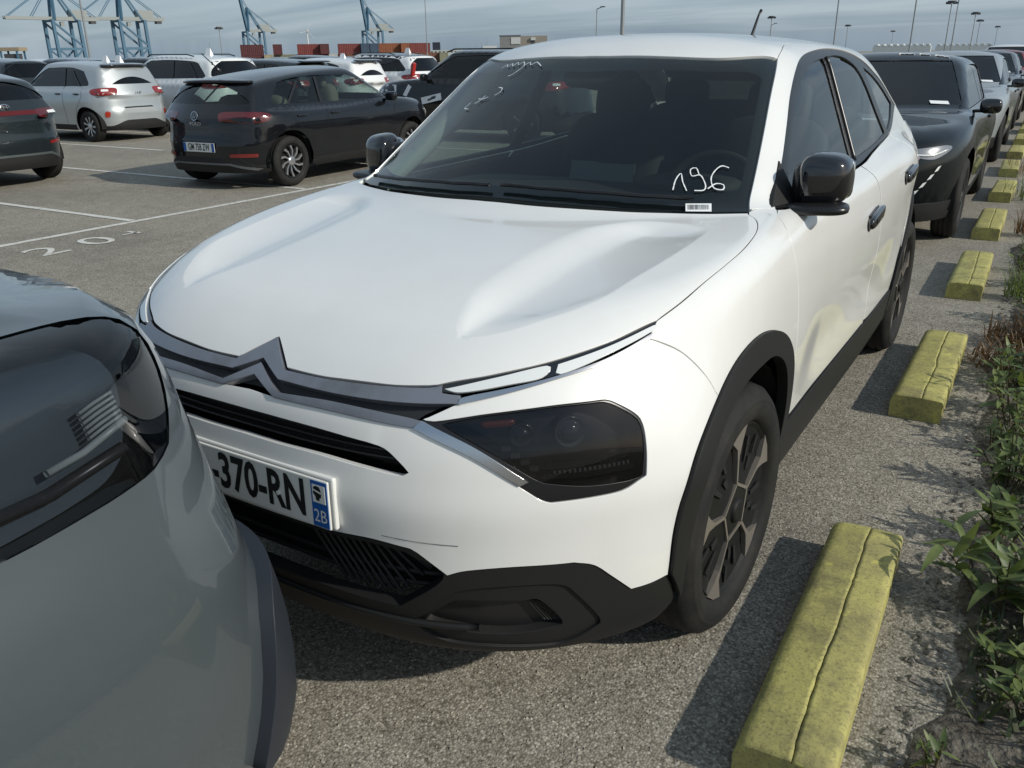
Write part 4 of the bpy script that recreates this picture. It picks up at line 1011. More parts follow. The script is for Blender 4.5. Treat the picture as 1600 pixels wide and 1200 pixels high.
    if lens is None:
        tls = wrap(PRr, p['tlp'] if 'tlp' in p else [(t0, zl0 + .03), (t0, zl1 - .01), ((t0 + t1) / 2, zl1), (t1, zl1 - .03), (t1 - 2, zl0 + .02), ((t0 + t1) / 2, zl0)], .004, p.get('tlm', M_RED), 'tail_lamp', car)
        if detail >= 1:
            w0 = t0 + .30 * (t1 - t0); w1 = t0 + .55 * (t1 - t0); zc = (zl0 + zl1) / 2
            wrap(PRr, [(w0, zc + .01), (w0, zl1 - .03), (w1, zl1 - .025), (w1, zc + .01)], .007, p.get('tlw', M_LAMPW), 'white_lens', tls, .004)
        if p.get('tlbar'):
            r = patch(F, PRr, [sym(PRr.cast(F, np.array([(0, zl1 - .01), (rad(t0 + 3) * .8, zl1 - .01), (rad(t0 + 3) * .8, zl1 - .06), (0, zl1 - .06)])))], .06, .0035, 0, .008); pobj('lamp_bar', r, p['tlbar'], car)
    h0, h1, zh0, zh1 = p.get('hl', (22, 50, p['hz'] - .20, p['hz'] - .05))
    hls = wrap(PFr, [(h0, zh0 + .05), (h0 + 2, zh1 - .03), ((h0 + h1) / 2, zh1 - .01), (h1 - 3, zh1), (h1, zh1 - .02), ((h0 + h1) / 2 + 6, zh0 + .02), ((h0 + h1) / 2, zh0)], .004, mat('headlamp_unit', (.30, .31, .32), .12, .6, coat=1), 'headlamp', car, .012)
    if detail >= 2:
        for hl_, sg in zip(hls, (1, -1)):
            P = PFr.cast(F, spl([(rad(h0 + 1) * .8, zh0 + .05, 0), (rad((h0 + h1) / 2) * .8, zh0 + .03, 0), (rad(h1 - 3) * .8, zh1 - .03, 0)], .03)[:, :2], .008) * np.array([sg, 1, 1]); tubeobj('light_guide', P, .008, M_LAMPW, hl_)
    # mirrors, plates, wheels
    ymr = g0 + .10
    for sg in (1, -1):
        xm = D([(ymr, bz), (ymr, bz - .001)])[0][0] + .06
        mr = rounded('door_mirror', (sg * (xm + .05), ymr, bz + .055), (.085, .055, .062), p.get('mirror', pm), car, .6, 8 if detail < 2 else 12)
        if detail >= 1: rounded('mirror_foot', (sg * -.07, 0, -.04), (.07, .03, .014), M_SATIN, mr, .6, 6)
    wst = wheel if detail >= 1 else 'five'
    for yw in (0, wb):
        for sg in (1, -1):
            if detail >= 1:
                make_wheel(car, (sg * (hw * .985 - .105), yw, R), sg, R=R, rim=R * .69, width=.19, style=wst, n=28)
            else:
                w = empty('wheel', (sg * (hw * .985 - .105), yw, R), 0, car); bm = bmesh.new(); r_ = lathe(bm, [(-.1, R * .7), (-.09, R), (.09, R), (.1, R * .7), (.07, R * .62)], 16)
                bmobj('tyre', bm, M_RUBBER, w, True); bm = bmesh.new(); r_ = lathe(bm, [(.075, R * .69), (.08, R * .3), (.08, .02)], 16); bm.faces.new(r_[-1]); r_ = lathe(bm, [(-.075, R * .69), (-.08, R * .3), (-.08, .02)], 16); bm.faces.new(r_[-1]); bmobj('rim', bm, mat('wheel_silver', (.50, .51, .52), .3, .85), w)
            if detail >= 1: wheel_well(car, yw, sg, ra - .005, .40, hw - .06, za)
    boxobj('underbody', (0, wb / 2, .24), (hw * 1.5, wb - 2 * ra - .05, .06), M_VOID, car)
    for yw, s_ in ((-fo * .35, fo * .9), (wb + ro * .35, ro * .9)): boxobj('underbody', (0, yw, .27), (hw * 1.15, s_, .08), M_VOID, car)
    boxobj('cabin_floor', (0, wb * .52, .42), (hw * 1.7, wb * .8, .05), M_VOID, car)
    if detail >= 1:
        sm = p.get('seatm', M_SEAT)
        for x in (-.35, .35):
            rounded('front_seat', (x, cy + 1.15, .85), (.23, .10, .36), sm, car, .5, 8); rounded('front_headrest', (x, cy + 1.22, bz + .27), (.12, .05, .08), sm, car, .5, 6)
        rounded('rear_seat', (0, wb - .28, .80), (.58, .10, .30), sm, car, .4, 8); rounded('dashboard', (0, cy + .50, .86), (hw - .22, .22, .10), M_TRIM, car, .4, 8)
    car['_F'] = 0; del car['_F']
    return car, F, dict(wrap=wrap, PRr=PRr, PFr=PFr, B=B, Fr=Fr, D=D, T=T, PB=PB, PF=PFo, PS=PSp, PRs=PRs, PT=PTt, side=side, g0=g0, gz=gz, ge=ge, top=top)

def copy_tree(o, parent=None):
    c = o.copy(); COL.objects.link(c); c.parent = parent
    for ch in list(o.children): copy_tree(ch, c)
    return c
def repaint(o, old, new):
    """a copy in another colour: give it its own mesh data with the paint slot changed"""
    for ch in o.children_recursive:
        if ch.type == 'MESH' and old in [s.material for s in ch.material_slots]:
            ch.data = ch.data.copy(); ch.data.materials[0] = new
def place(o, x, y, heading, wb=None):
    """heading: direction the nose points, radians from -y (0) counter-clockwise; (x, y) = front axle"""
    o.location = (x, y, 0); o.rotation_euler = (0, 0, heading)

HATCH = dict(fo=.82, wb=2.55, ro=.67, hw=.865, H=1.455, hz=.86, cz=1.00, cy=.18, wsl=1.85, bz=.955, rwy=3.18, rws=.70, R=.312, ge=2.72, grs=.85, tl=(22, 57, .80, .935), yp=1.15, rcb=1.45, inset=.11, tum=.42)
# ---------------------------------------------------------------- silver-grey car at the left edge, tail towards the white one
def build_grey():
    pm = paint('grey_metallic', (.100, .122, .134), .5, .40)
    p = dict(fo=.85, wb=2.61, ro=.86, hw=.885, H=1.62, hz=.90, cz=1.08, cy=.15, wsl=1.6, bz=1.12, rwy=3.28, rws=.75, haunch=.02, nr=5.2, rd=.10, inset=.17, zb=.14, R=.295, waist=.004,
             aw=[.97, 1.005, 1.03, 1.04, 1.03, 1.005, .975, .945, .90, .78], pr=([.10, .20, .30, .45, .60, .70, .80, .90, 1.0, 1.1, 1.2], [1.03, 1.07, 1.085, 1.075, 1.045, 1.02, 1.0, .98, .955, .91, .82]), tz=.20, clad=True)
    lens = [[(.869, 2.42, .895), (.870, 2.70, .885), (.869, 2.960, .879), (.854, 3.093, .880), (.844, 3.151, .881), (.822, 3.223, .885), (.797, 3.271, .903)], [(.797, 3.271, .903), (.771, 3.298, .945), (.740, 3.318, 1.000), (.722, 3.318, 1.045)],
            [(.722, 3.318, 1.045), (.700, 3.290, 1.090), (.700, 3.200, 1.112), (.715, 3.05, 1.118), (.73, 2.90, 1.118), (.76, 2.60, 1.105), (.80, 2.45, 1.07), (.869, 2.42, .895)]]
    car, F, k = gen_car('estate_car', p, pm, 3, lens=lens)
    P = k['PRs']; Lz = loop(*[spl(l, .02) for l in lens])
    for sg in (1, -1):
        mk = (lambda r: r) if sg > 0 else (lambda r: mirrored(*r))
        tl = pobj('tail_lamp', mk(patch(F, P, [Lz], .02, -.002, .002, .05)), glassmat('tail_lens', (.46, .49, .52)), car)
        hs = pobj('lamp_housing', mk(patch(F, P, [Lz], .03, -.055)), mat('tail_housing', (.10, .125, .145), .35), tl)
        c = lambda pts, o: P.cast(F, P.to2(np.array(pts, float)), o)
        for kk in range(6):
            z = .972 + .0085 * kk
            q = c([(.82, 3.17, z - .004), (.81, 3.20, z), (.795, 3.245, z + .002)], -.030); tubeobj('light_rib', q * np.array([sg, 1, 1]), .0030, mat('lamp_grey', (.42, .44, .43), .3), tl, 5)
        q = c([(.85, 3.09, .955), (.835, 3.15, .957), (.80, 3.24, .968)], -.024); tubeobj('light_bar', q * np.array([sg, 1, 1]), .006, mat('lamp_grey', (.42, .44, .43), .3), tl, 6)
        q = c([(.862, 2.95, .925), (.85, 3.09, .922), (.81, 3.23, .928)], -.030); tubeobj('light_bar', q * np.array([sg, 1, 1]), .010, mat('lamp_dark', (.03, .03, .032), .3), tl, 6)
        # step of the rear bumper
        q = loop(k['D']([(3.20, .60), (3.335, .60)], .03), P.cast(F, P.to2(np.array(spl([(.80, 3.39, .585), (.70, 3.45, .57), (.45, 3.5, .56)], .03)))), P.cast(F, P.to2(np.array([(.45, 3.5, .30), (.70, 3.5, .27), (.85, 3.4, .25), (.91, 3.2, .26)]))))
        r = patch(F, P, [P.cast(F, P.to2(np.array([(.85, 3.345, .575), (.805, 3.388, .585), (.75, 3.42, .58), (.60, 3.48, .57), (.40, 3.52, .565), (.40, 3.52, .24), (.60, 3.5, .22), (.80, 3.42, .22), (.872, 3.33, .24), (.868, 3.33, .45)]))) if 0 else
                          k['B'](spl([(.868, .26, 0), (.862, .42, 0), (.835, .53, 0), (.79, .575, 0), (.70, .59, 0), (.50, .58, 0), (.40, .57, 0), (.40, .25, 0), (.62, .22, 0), (.80, .22, 0)], .03, True)[:, :2])], .03, .022, 0, .035)
        pobj('bumper_step', mk(r), mat('step_grey', (.020, .025, .034), .5, .0), car)
    car.location = (-.533, -4.50, 0)
    tag(car, 'silver grey car cut off by the lower left corner, with smoked tail lamp', 'car')
    return car
build_grey()

# ---------------------------------------------------------------- dark hatchback beyond the parking line
def build_dark_hatch():
    pm = paint('anthracite_metallic', (.0075, .0085, .011), .3, .28)
    p = dict(HATCH); p.update(H=1.435, sglass=M_SGLASS, wsglass=M_SGLASS, rglass=M_SGLASS, seatm=M_SEATL, handle=pm, rwb=1.02, tlm=mat('dark_red_lens', (.085, .005, .007), .10, coat=1), tlw=mat('dark_red_lens', (.085, .005, .007), .10, coat=1))
    car, F, k = gen_car('hatchback_car', p, pm, 2, wheel='turbine')
    B, PB = k['B'], k['PB']
    # spoiler lip, emblem, lettering, plate, reflectors
    zt = p['H'] - .165
    rounded('roof_spoiler', (0, B([(0, zt)])[0][1] - .015, zt + .015), (.56, .085, .020), pm, car, .45, 12, rot=(-.12, 0, 0), shear=lambda v: Vector((v.x, v.y - .35 * v.x * v.x, v.z - .09 * v.x * v.x)))
    y = B([(0, .885)])[0][1]
    bm = bmesh.new(); add_bar(bm, (0, 0, 0), (0, .012, 0), .055, 24); em = bmobj('emblem', bm, M_CHROME, car, loc=(0, y, .885), rot=(.2, 0, 0))
    bm = bmesh.new(); add_bar(bm, (0, .010, 0), (0, .0135, 0), .047, 24); bmobj('emblem_field', bm, M_SATIN, em)
    bm = bmesh.new()
    for a, b in (((-.036, .028), (-.014, -.03)), ((-.014, -.03), (0, .004)), ((0, .004), (.014, -.03)), ((.014, -.03), (.036, .028)), ((-.013, .034), (0, .006)), ((0, .006), (.013, .034))): add_beam(bm, (a[0], .014, a[1]), (b[0], .014, b[1]), .007, .004)
    bmobj('emblem_letters', bm, M_CHROME, em)
    me = textmesh('POLO', .055); meshdata_to_obj('badge_lettering', me, M_CHROME, car, Matrix.Translation((0, y + .010, .795)) @ Matrix.Rotation(math.pi, 4, 'Z') @ Matrix.Rotation(math.pi / 2, 4, 'X') @ Matrix.Diagonal((1.3, 1, 1, 1)))
    yp_ = B([(0, .505)])[0][1]
    pl = plate_obj(car, ('GM 758 ZW', 0, .66), (0, yp_ + .012, .515), .0, math.pi)
    for sg in (1, -1):
        pass
    k['wrap'](k['PRr'], [(27, .405), (27, .44), (46, .44), (46, .405)], .009, mat('dull_red', (.16, .02, .015), .3), 'rear_reflector', car, .006)
    r = patch(F, PB, [sym(B([(0, .33), (.45, .33), (.74, .26), (.70, .24), (.43, .31), (0, .31)]))], .06, .010, 0, .006); pobj('diffuser_strip', r, mat('strip_grey', (.16, .17, .18), .35, .6), car)
    tubeobj('antenna', [(0, 2.75, 1.39), (0, 2.80, 1.44), (0, 3.0, 1.60)], [.03, .007, .005], M_SATIN, car)
    place(car, -7.49, 8.18, math.pi + .05); car.scale = (1, 1, .965)
    tag(car, 'dark grey hatchback with turbine wheels and GM 758 ZW plate, beyond the white car', 'car')
    return car
build_dark_hatch()
# ---------------------------------------------------------------- ground, markings, verge
def asphalt_mat():
    m = bpy.data.materials.new('asphalt'); m.use_nodes = True; nt = m.node_tree; b = nt.nodes['Principled BSDF']; L = nt.links.new
    t = nt.nodes.new('ShaderNodeTexCoord')
    def noise(sc, det=4, rough=.55):
        n = nt.nodes.new('ShaderNodeTexNoise'); n.inputs['Scale'].default_value = sc; n.inputs['Detail'].default_value = det; n.inputs['Roughness'].default_value = rough; L(t.outputs['Object'], n.inputs['Vector']); return n
    def ramp(src, stops):
        r = nt.nodes.new('ShaderNodeValToRGB'); e = r.color_ramp.elements
        while len(e) < len(stops): e.new(.5)
        for k, (p_, c) in zip(e, stops): k.position = p_; k.color = (*c, 1)
        L(src, r.inputs[0]); return r
    def mix(a, c, f, mode='MIX'):
        x = nt.nodes.new('ShaderNodeMix'); x.data_type = 'RGBA'; x.blend_type = mode
        if isinstance(f, float): x.inputs[0].default_value = f
        else: L(f, x.inputs[0])
        L(a, x.inputs[6]); L(c, x.inputs[7]); return x.outputs[2]
    v = nt.nodes.new('ShaderNodeTexVoronoi'); v.inputs['Scale'].default_value = 150; L(t.outputs['Object'], v.inputs['Vector'])
    sv = nt.nodes.new('ShaderNodeSeparateColor'); L(v.outputs['Color'], sv.inputs[0])
    stone = ramp(sv.outputs[0], [(0, (.170, .156, .130)), (.25, (.250, .231, .196)), (.6, (.312, .291, .250)), (.85, (.375, .352, .305)), (1, (.49, .465, .41))])
    big = ramp(noise(.45, 8, .6).outputs['Fac'], [(.28, (.70, .69, .68)), (.5, (1.0, .99, .97)), (.72, (1.13, 1.11, 1.07))])
    mid = ramp(noise(6, 6, .6).outputs['Fac'], [(.3, (.86, .85, .83)), (.7, (1.1, 1.1, 1.08))])
    c = mix(stone.outputs[0], big.outputs[0], 1.0, 'MULTIPLY'); c = mix(c, mid.outputs[0], 1.0, 'MULTIPLY')
    st = ramp(noise(.9, 9, .68).outputs['Fac'], [(.60, (1, 1, 1)), (.72, (.62, .60, .58))]); c = mix(c, st.outputs[0], 1.0, 'MULTIPLY')
    gapr = ramp(v.outputs['Distance'], [(.0, (1, 1, 1)), (.45, (1, 1, 1)), (.85, (.45, .43, .40))]); c = mix(c, gapr.outputs[0], .8, 'MULTIPLY')
    L(c, b.inputs['Base Color']); b.inputs['Roughness'].default_value = .88; b.inputs['Specular IOR Level'].default_value = .35
    inv = nt.nodes.new('ShaderNodeMath'); inv.operation = 'SUBTRACT'; inv.inputs[0].default_value = 1; L(v.outputs['Distance'], inv.inputs[1])
    bp = nt.nodes.new('ShaderNodeBump'); bp.inputs['Strength'].default_value = .55; bp.inputs['Distance'].default_value = .003; L(inv.outputs[0], bp.inputs['Height'])
    bp2 = nt.nodes.new('ShaderNodeBump'); bp2.inputs['Strength'].default_value = .35; bp2.inputs['Distance'].default_value = .01; L(noise(14, 5).outputs['Fac'], bp2.inputs['Height']); L(bp.outputs[0], bp2.inputs['Normal']); L(bp2.outputs[0], b.inputs['Normal'])
    return m
M_ASPH = asphalt_mat()
g = meshobj('ground', [(-2600, -60, 0), (2600, -60, 0), (2600, 3200, 0), (-2600, 3200, 0)], [(0, 1, 2, 3)], M_ASPH)
tag(g, kind='structure')
# loose and half-buried stones of the surface near the camera
def stones(name, n, xr, yr, rr, m, seed, zf=lambda x, y: 0., skip=None):
    r = np.random.RandomState(seed); o = np.array([(1, 0, 0), (0, 1, 0), (-1, 0, 0), (0, -1, 0), (0, 0, 1.)]); fc = [(0, 1, 4), (1, 2, 4), (2, 3, 4), (3, 0, 4)]
    x = r.uniform(*xr, n); y = r.uniform(*yr, n); s = r.uniform(*rr, n); a = r.uniform(0, 6.3, n); e = r.uniform(.6, 1.5, n); hh = r.uniform(.25, .8, n)
    V = []; Fc = []
    ca, sa = np.cos(a), np.sin(a)
    for i in range(n):
        if skip and skip(x[i], y[i]): continue
        q = o * s[i]; q[:, 0] *= e[i]; q[:, 2] *= hh[i]; q = q * (1 + .3 * r.uniform(-1, 1, (5, 1)))
        k = len(V) * 1; X = q[:, 0] * ca[i] - q[:, 1] * sa[i] + x[i]; Y = q[:, 0] * sa[i] + q[:, 1] * ca[i] + y[i]; Z = q[:, 2] + zf(x[i], y[i])
        V += list(zip(X, Y, Z)); Fc += [(k + f[0], k + f[1], k + f[2]) for f in fc]
    ob = meshobj(name, V, Fc, m); return ob
tag(stones('surface_grit', 30000, (-.75, 1.75), (-1.25, 3.6), (.0022, .0055), M_ASPH, 3), 'pale grit and small stones bedded in the asphalt', 'grit', kind='stuff')

M_LINE = mat('line_paint', (.62, .61, .56), .85, vary=(16, (.33, .31, .27), .50, .72), bump=(120, .4, .002))
def strip(name, a, b, w, seed=0):
    a, b = np.array(a, float), np.array(b, float); d = (b - a); Ln = np.linalg.norm(d); d /= Ln; nn = np.array([-d[1], d[0]]); n = max(2, int(Ln / .12)); r = np.random.RandomState(seed)
    t = np.linspace(0, Ln, n)[:, None]; P = a + d * t; wl_ = w / 2 + r.uniform(-.004, .004, (n, 1)); wr = w / 2 + r.uniform(-.004, .004, (n, 1))
    V = np.vstack([np.c_[P + nn * wl_, np.full(n, .004)], np.c_[P - nn * wr, np.full(n, .004)]])
    return tag(meshobj(name, V, [(i, n + i, n + i + 1, i + 1) for i in range(n - 1)], M_LINE), kind='structure')
strip('parking_line', (-6.16, -2.0), (-6.16, 40.0), .085, 1)
for i, y in enumerate((.80, 3.15, 5.52, 7.85, 10.2, 12.6, 14.95, 17.3, 19.65, 22.0)):
    ob = strip('parking_line', (-6.212, y), (-11.7, y - .03), .08, 2 + i); ob.location.z = .001
    ob = strip('parking_line', (-11.9, y - .03), (-18.0, y - .03), .08, 20 + i); ob.location.z = .001
for s_, x, y, sc in (('2', -5.585, 1.895, (.62, .52)), ('0', -5.605, 2.37, (.62, .52))):
    me = textmesh(s_, 1.0); ob = meshdata_to_obj('painted_number', me, M_LINE, None, Matrix.Translation((x, y, .005)) @ Matrix.Rotation(math.pi / 2, 4, 'Z') @ Matrix.Diagonal((sc[0], sc[1], 1, 1))); tag(ob, kind='structure')
ob = meshobj('painted_number', [(-5.66, 2.64, .005), (-5.63, 2.64, .005), (-5.63, 2.82, .005), (-5.66, 2.82, .005), (-5.75, 2.75, .005), (-5.75, 2.79, .005), (-5.58, 2.80, .005), (-5.58, 2.76, .005)], [(0, 1, 2, 3), (4, 7, 6, 5)], M_LINE); tag(ob, kind='structure')
for q in ob.data.polygons: pass

# wheel stops -------------------------------------------------------------
def stop_mat():
    m = mat('stop_yellow', (.50, .43, .055), .8); nt = m.node_tree; b = nt.nodes['Principled BSDF']; L = nt.links.new
    t = nt.nodes.new('ShaderNodeTexCoord'); oi = nt.nodes.new('ShaderNodeObjectInfo'); ad = nt.nodes.new('ShaderNodeVectorMath'); ad.operation = 'ADD'; L(t.outputs['Object'], ad.inputs[0])
    ml = nt.nodes.new('ShaderNodeMath'); ml.operation = 'MULTIPLY'; ml.inputs[1].default_value = 37.0; L(oi.outputs['Random'], ml.inputs[0]); L(ml.outputs[0], ad.inputs[1])
    def nz(sc, d=6, r=.6):
        n = nt.nodes.new('ShaderNodeTexNoise'); n.inputs['Scale'].default_value = sc; n.inputs['Detail'].default_value = d; n.inputs['Roughness'].default_value = r; L(ad.outputs[0], n.inputs['Vector']); return n
    def rp(s, a, c, ca, cb):
        r = nt.nodes.new('ShaderNodeValToRGB'); r.color_ramp.elements[0].position = a; r.color_ramp.elements[1].position = c; r.color_ramp.elements[0].color = (*ca, 1); r.color_ramp.elements[1].color = (*cb, 1); L(s, r.inputs[0]); return r.outputs[0]
    def mx(a, c, f):
        x = nt.nodes.new('ShaderNodeMix'); x.data_type = 'RGBA'; L(f, x.inputs[0]); L(a, x.inputs[6]) if not isinstance(a, tuple) else setattr(x.inputs[6], 'default_value', (*a, 1)); 
        if isinstance(c, tuple): x.inputs[7].default_value = (*c, 1)
        else: L(c, x.inputs[7])
        return x.outputs[2]
    base = rp(nz(9, 8, .65).outputs['Fac'], .3, .75, (.40, .37, .115), (.50, .46, .145))
    c = mx(base, (.27, .24, .10), rp(nz(5, 9, .7).outputs['Fac'], .44, .64, (0, 0, 0), (.85, .85, .85)))
    c = mx(c, (.10, .092, .052), rp(nz(110, 6, .75).outputs['Fac'], .52, .62, (0, 0, 0), (.6, .6, .6)))
    c = mx(c, (.13, .12, .06), rp(nz(11, 9, .75).outputs['Fac'], .50, .66, (0, 0, 0), (.65, .65, .65)))
    c = mx(c, (.52, .48, .12), rp(nz(14, 3, .5).outputs['Fac'], .66, .70, (0, 0, 0), (.7, .7, .7)))
    L(c, b.inputs['Base Color'])
    bp = nt.nodes.new('ShaderNodeBump'); bp.inputs['Strength'].default_value = .5; bp.inputs['Distance'].default_value = .004; L(nz(60, 6).outputs['Fac'], bp.inputs['Height']); L(bp.outputs[0], b.inputs['Normal'])
    return m
M_STOP = stop_mat()
def wheel_stop(name, x, y, rz, seed, lab, n=56, Ln=1.06):
    r = np.random.RandomState(seed)
    prof = [(-.103, 0), (-.104, .070), (-.102, .083), (-.097, .092), (-.090, .098), (-.080, .1025), (-.066, .1055), (-.010, .108), (-.002, .109), (0, .101), (.002, .108), (.010, .108), (.080, .106), (.094, .103), (.099, .097), (.100, .08), (.098, 0)]
    wig = np.cumsum(r.normal(0, .0011, n)); wig -= np.linspace(wig[0], wig[-1], n); wig += np.linspace(.004, -.004, n)
    V = []; Fc = []; k = len(prof)
    for i, t in enumerate(np.linspace(-Ln / 2, Ln / 2, n)):
        e = .006 if i in (0, n - 1) else 0
        for j, (a, b) in enumerate(prof):
            jt = r.normal(0, .0004); bb = b - e * (b > .05)
            if 7 <= j <= 11: a = a + wig[i] + .012
            V.append((a + jt * (b > .02), t, max(0, bb + r.normal(0, .0004) * (b > .05))))
    for i in range(n - 1):
        for j in range(k - 1): Fc.append((i * k + j, i * k + j + 1, (i + 1) * k + j + 1, (i + 1) * k + j))
    Fc.append(tuple(range(k))[::-1]); Fc.append(tuple((n - 1) * k + j for j in range(k)))
    o = meshobj(name, V, Fc, M_STOP, None, smooth=True, loc=(x, y, .001)); o.rotation_euler = (0, 0, rz)
    o.data.polygons[len(Fc) - 1].use_smooth = False; o.data.polygons[len(Fc) - 2].use_smooth = False
    for q_ in o.data.polygons:
        if abs(q_.normal.z) < .9 and abs(q_.center.x) < .03 and q_.center.z > .09: q_.use_smooth = False
    return tag(o, lab, 'wheel stop', 'yellow wheel stops beside the row of cars')
ords = ['nearest yellow wheel stop, mossy and cracked lengthwise, beside the front wheel', 'second yellow wheel stop, beside the rear wheel of the white car', 'third yellow wheel stop, between the white car and the black one',
        'fourth yellow wheel stop from the camera, beside the black car', 'fifth yellow wheel stop from the camera', 'sixth yellow wheel stop from the camera', 'seventh yellow wheel stop from the camera', 'eighth yellow wheel stop from the camera', 'ninth yellow wheel stop from the camera', 'tenth and farthest yellow wheel stop']
for i in range(10):
    y = (-.01, 2.25, 4.42, 6.48, 8.62, 10.72, 12.85, 14.98, 17.1, 19.2)[i]; x = (1.118, 1.085, 1.066, 1.040, 1.018, .972, .95, .93, .91, .89)[i]
    wheel_stop('wheel_stop', x, y, (.022, .0, .010, .004, -.004, .02, 0, .01, 0, 0)[i], 11 + i, ords[i], 56 if i < 3 else 24)

# verge -------------------------------------------------------------------
M_SOIL = mat('verge_soil', (.060, .050, .038), .95, vary=(22, (.17, .155, .125), .42, .68), bump=(55, 1.0, .02))
def verge():
    rx = np.random.RandomState(4); ys = np.concatenate([np.arange(-2.5, 8, .10), np.arange(8, 60, .8)]); xs = np.concatenate([[0], np.array([.02, .06, .12, .2, .3, .42, .56, .75, 1., 1.4, 2, 3, 5, 9, 20])])
    edge = 1.375 - .012 * ys + .035 * np.sin(ys * 2.1) + .02 * np.sin(ys * 6.3 + 1) + rx.normal(0, .012, len(ys)); V = []; Fc = []; n = len(xs)
    for y, e in zip(ys, edge):
        for j, x in enumerate(xs):
            z = .003 if j == 0 else .012 + .05 * min(1, x) + rx.normal(0, .010) * min(1, x * 6)
            V.append((e + x, y, z))
    for i in range(len(ys) - 1):
        for j in range(n - 1): Fc.append((i * n + j, i * n + j + 1, (i + 1) * n + j + 1, (i + 1) * n + j))
    o = meshobj('verge_ground', V, Fc, M_SOIL, None, smooth=True); tag(o, kind='structure')
verge()
tag(stones('verge_gravel', 5200, (1.28, 2.1), (-1.4, 5.0), (.004, .013), mat('verge_stone', (.22, .20, .17), .9, vary=(60, (.10, .09, .075), .4, .6)), 9, zf=lambda x, y: .004 + .05 * max(0, min(1, x - 1.38))), 'loose gravel along the edge of the verge', 'gravel', kind='stuff')

def leaf_mesh(name, Ln, w, bend, m, fold=.25):
    V = []; Fc = []; n = 7
    for i in range(n + 1):
        t = i / n; ww = w * (math.sin(math.pi * min(1, t ** .75)) ** .8 if 0 < t < 1 else .03) ; z = bend * t * t * Ln; x = Ln * t * (1 - .25 * abs(bend) * t)
        V += [(x, -ww, z + fold * ww), (x, 0, z), (x, ww, z + fold * ww)]
    for i in range(n):
        k = i * 3; Fc += [(k, k + 3, k + 4, k + 1), (k + 1, k + 4, k + 5, k + 2)]
    me = bpy.data.meshes.new(name); me.from_pydata(V, [], Fc); me.materials.append(m); me.polygons.foreach_set('use_smooth', [True] * len(me.polygons)); return me
def leafmat(name, c, c2):
    m = mat(name, c, .5, vary=(26, c2, .35, .7)); b = m.node_tree.nodes['Principled BSDF']; b.inputs['Subsurface Weight'].default_value = 0
    nt = m.node_tree; tl = nt.nodes.new('ShaderNodeBsdfTranslucent'); tl.inputs[0].default_value = (c[0] * 1.6, c[1] * 1.5, c[2], 1); mx = nt.nodes.new('ShaderNodeMixShader'); mx.inputs[0].default_value = .3
    o = nt.nodes['Material Output']; nt.links.new(b.outputs[0], mx.inputs[1]); nt.links.new(tl.outputs[0], mx.inputs[2]); nt.links.new(mx.outputs[0], o.inputs[0]); return m
ML1 = leafmat('leaf_green', (.11, .155, .042), (.18, .22, .075)); ML2 = leafmat('leaf_deep', (.070, .11, .032), (.11, .15, .05)); ML3 = leafmat('leaf_dry', (.13, .075, .035), (.20, .13, .065)); M_STEM = mat('weed_stem', (.09, .07, .04), .8)
LEAF = [leaf_mesh('leaf', .115, .0135, .25, ML1), leaf_mesh('leaf', .095, .012, -.15, ML1), leaf_mesh('leaf', .125, .0125, -.45, ML1), leaf_mesh('leaf', .085, .013, .1, ML2), leaf_mesh('leaf', .10, .015, -.3, ML2)]
def leafy(x, y, h, nst, nl, seed, lab, sc=1.0, spread=.10):
    r = random.Random(seed); z0 = .02
    p = empty('leafy_weed', (x, y, z0)); tag(p, lab, 'plant', 'leafy weeds on the verge')
    for s in range(nst):
        a = r.uniform(0, 6.28); d = r.uniform(.1, 1) * spread; hh = h * r.uniform(.6, 1.05); bx, by = d * .35 * math.cos(a), d * .35 * math.sin(a); tx, ty = d * math.cos(a), d * math.sin(a)
        tubeobj('stem', [(bx, by, -.02), ((bx + tx) / 2, (by + ty) / 2, hh * .55), (tx, ty, hh)], [.0035, .003, .002], M_STEM, p, 5)
        for k in range(nl):
            t = .25 + .75 * (k + .5) / nl; az_ = r.uniform(0, 6.28); px_, py_ = bx + (tx - bx) * t, by + (ty - by) * t
            o = link('leaf', r.choice(LEAF), p); o.location = (px_, py_, hh * t)
            o.rotation_euler = (r.uniform(-.4, .4), -r.uniform(-.15, .85), az_); q = sc * r.uniform(.65, 1.15) * (1.15 - .35 * t); o.scale = (q, q, q)
    return p
leafy(1.49, .46, .19, 11, 9, 1, 'large leafy green weed on the verge beside the nearest wheel stop', 1.30, .20)
leafy(1.66, .36, .16, 7, 8, 2, 'leafy weed at the right edge, in front of the large green one', 1.25, .15)
leafy(1.47, 1.20, .19, 7, 8, 3, 'bright leafy weed just past the far end of the nearest wheel stop', .95, .14)
leafy(1.57, 1.60, .24, 8, 8, 4, 'leafy weed at the right edge between the first two wheel stops', 1.0, .17)
leafy(1.44, 2.02, .25, 8, 8, 5, 'upright leafy weed beside the near end of the second wheel stop', .95, .16)
leafy(1.57, 2.50, .27, 8, 8, 6, 'leafy weed at the right edge beside the second wheel stop', 1.0, .18)
leafy(1.39, 1.55, .11, 4, 6, 7, 'small low leafy weed between the first two wheel stops', .7, .09)
leafy(1.40, -.33, .07, 3, 5, 8, 'small sprout on the verge at the bottom edge of the picture', .6, .06)
leafy(1.65, .88, .20, 6, 8, 9, 'leafy weed behind the large green one at the right edge', 1.1, .15)
leafy(1.60, -.02, .08, 4, 6, 10, 'low leafy weed at the right edge near the bottom of the picture', .7, .12)
rp_ = random.Random(77)
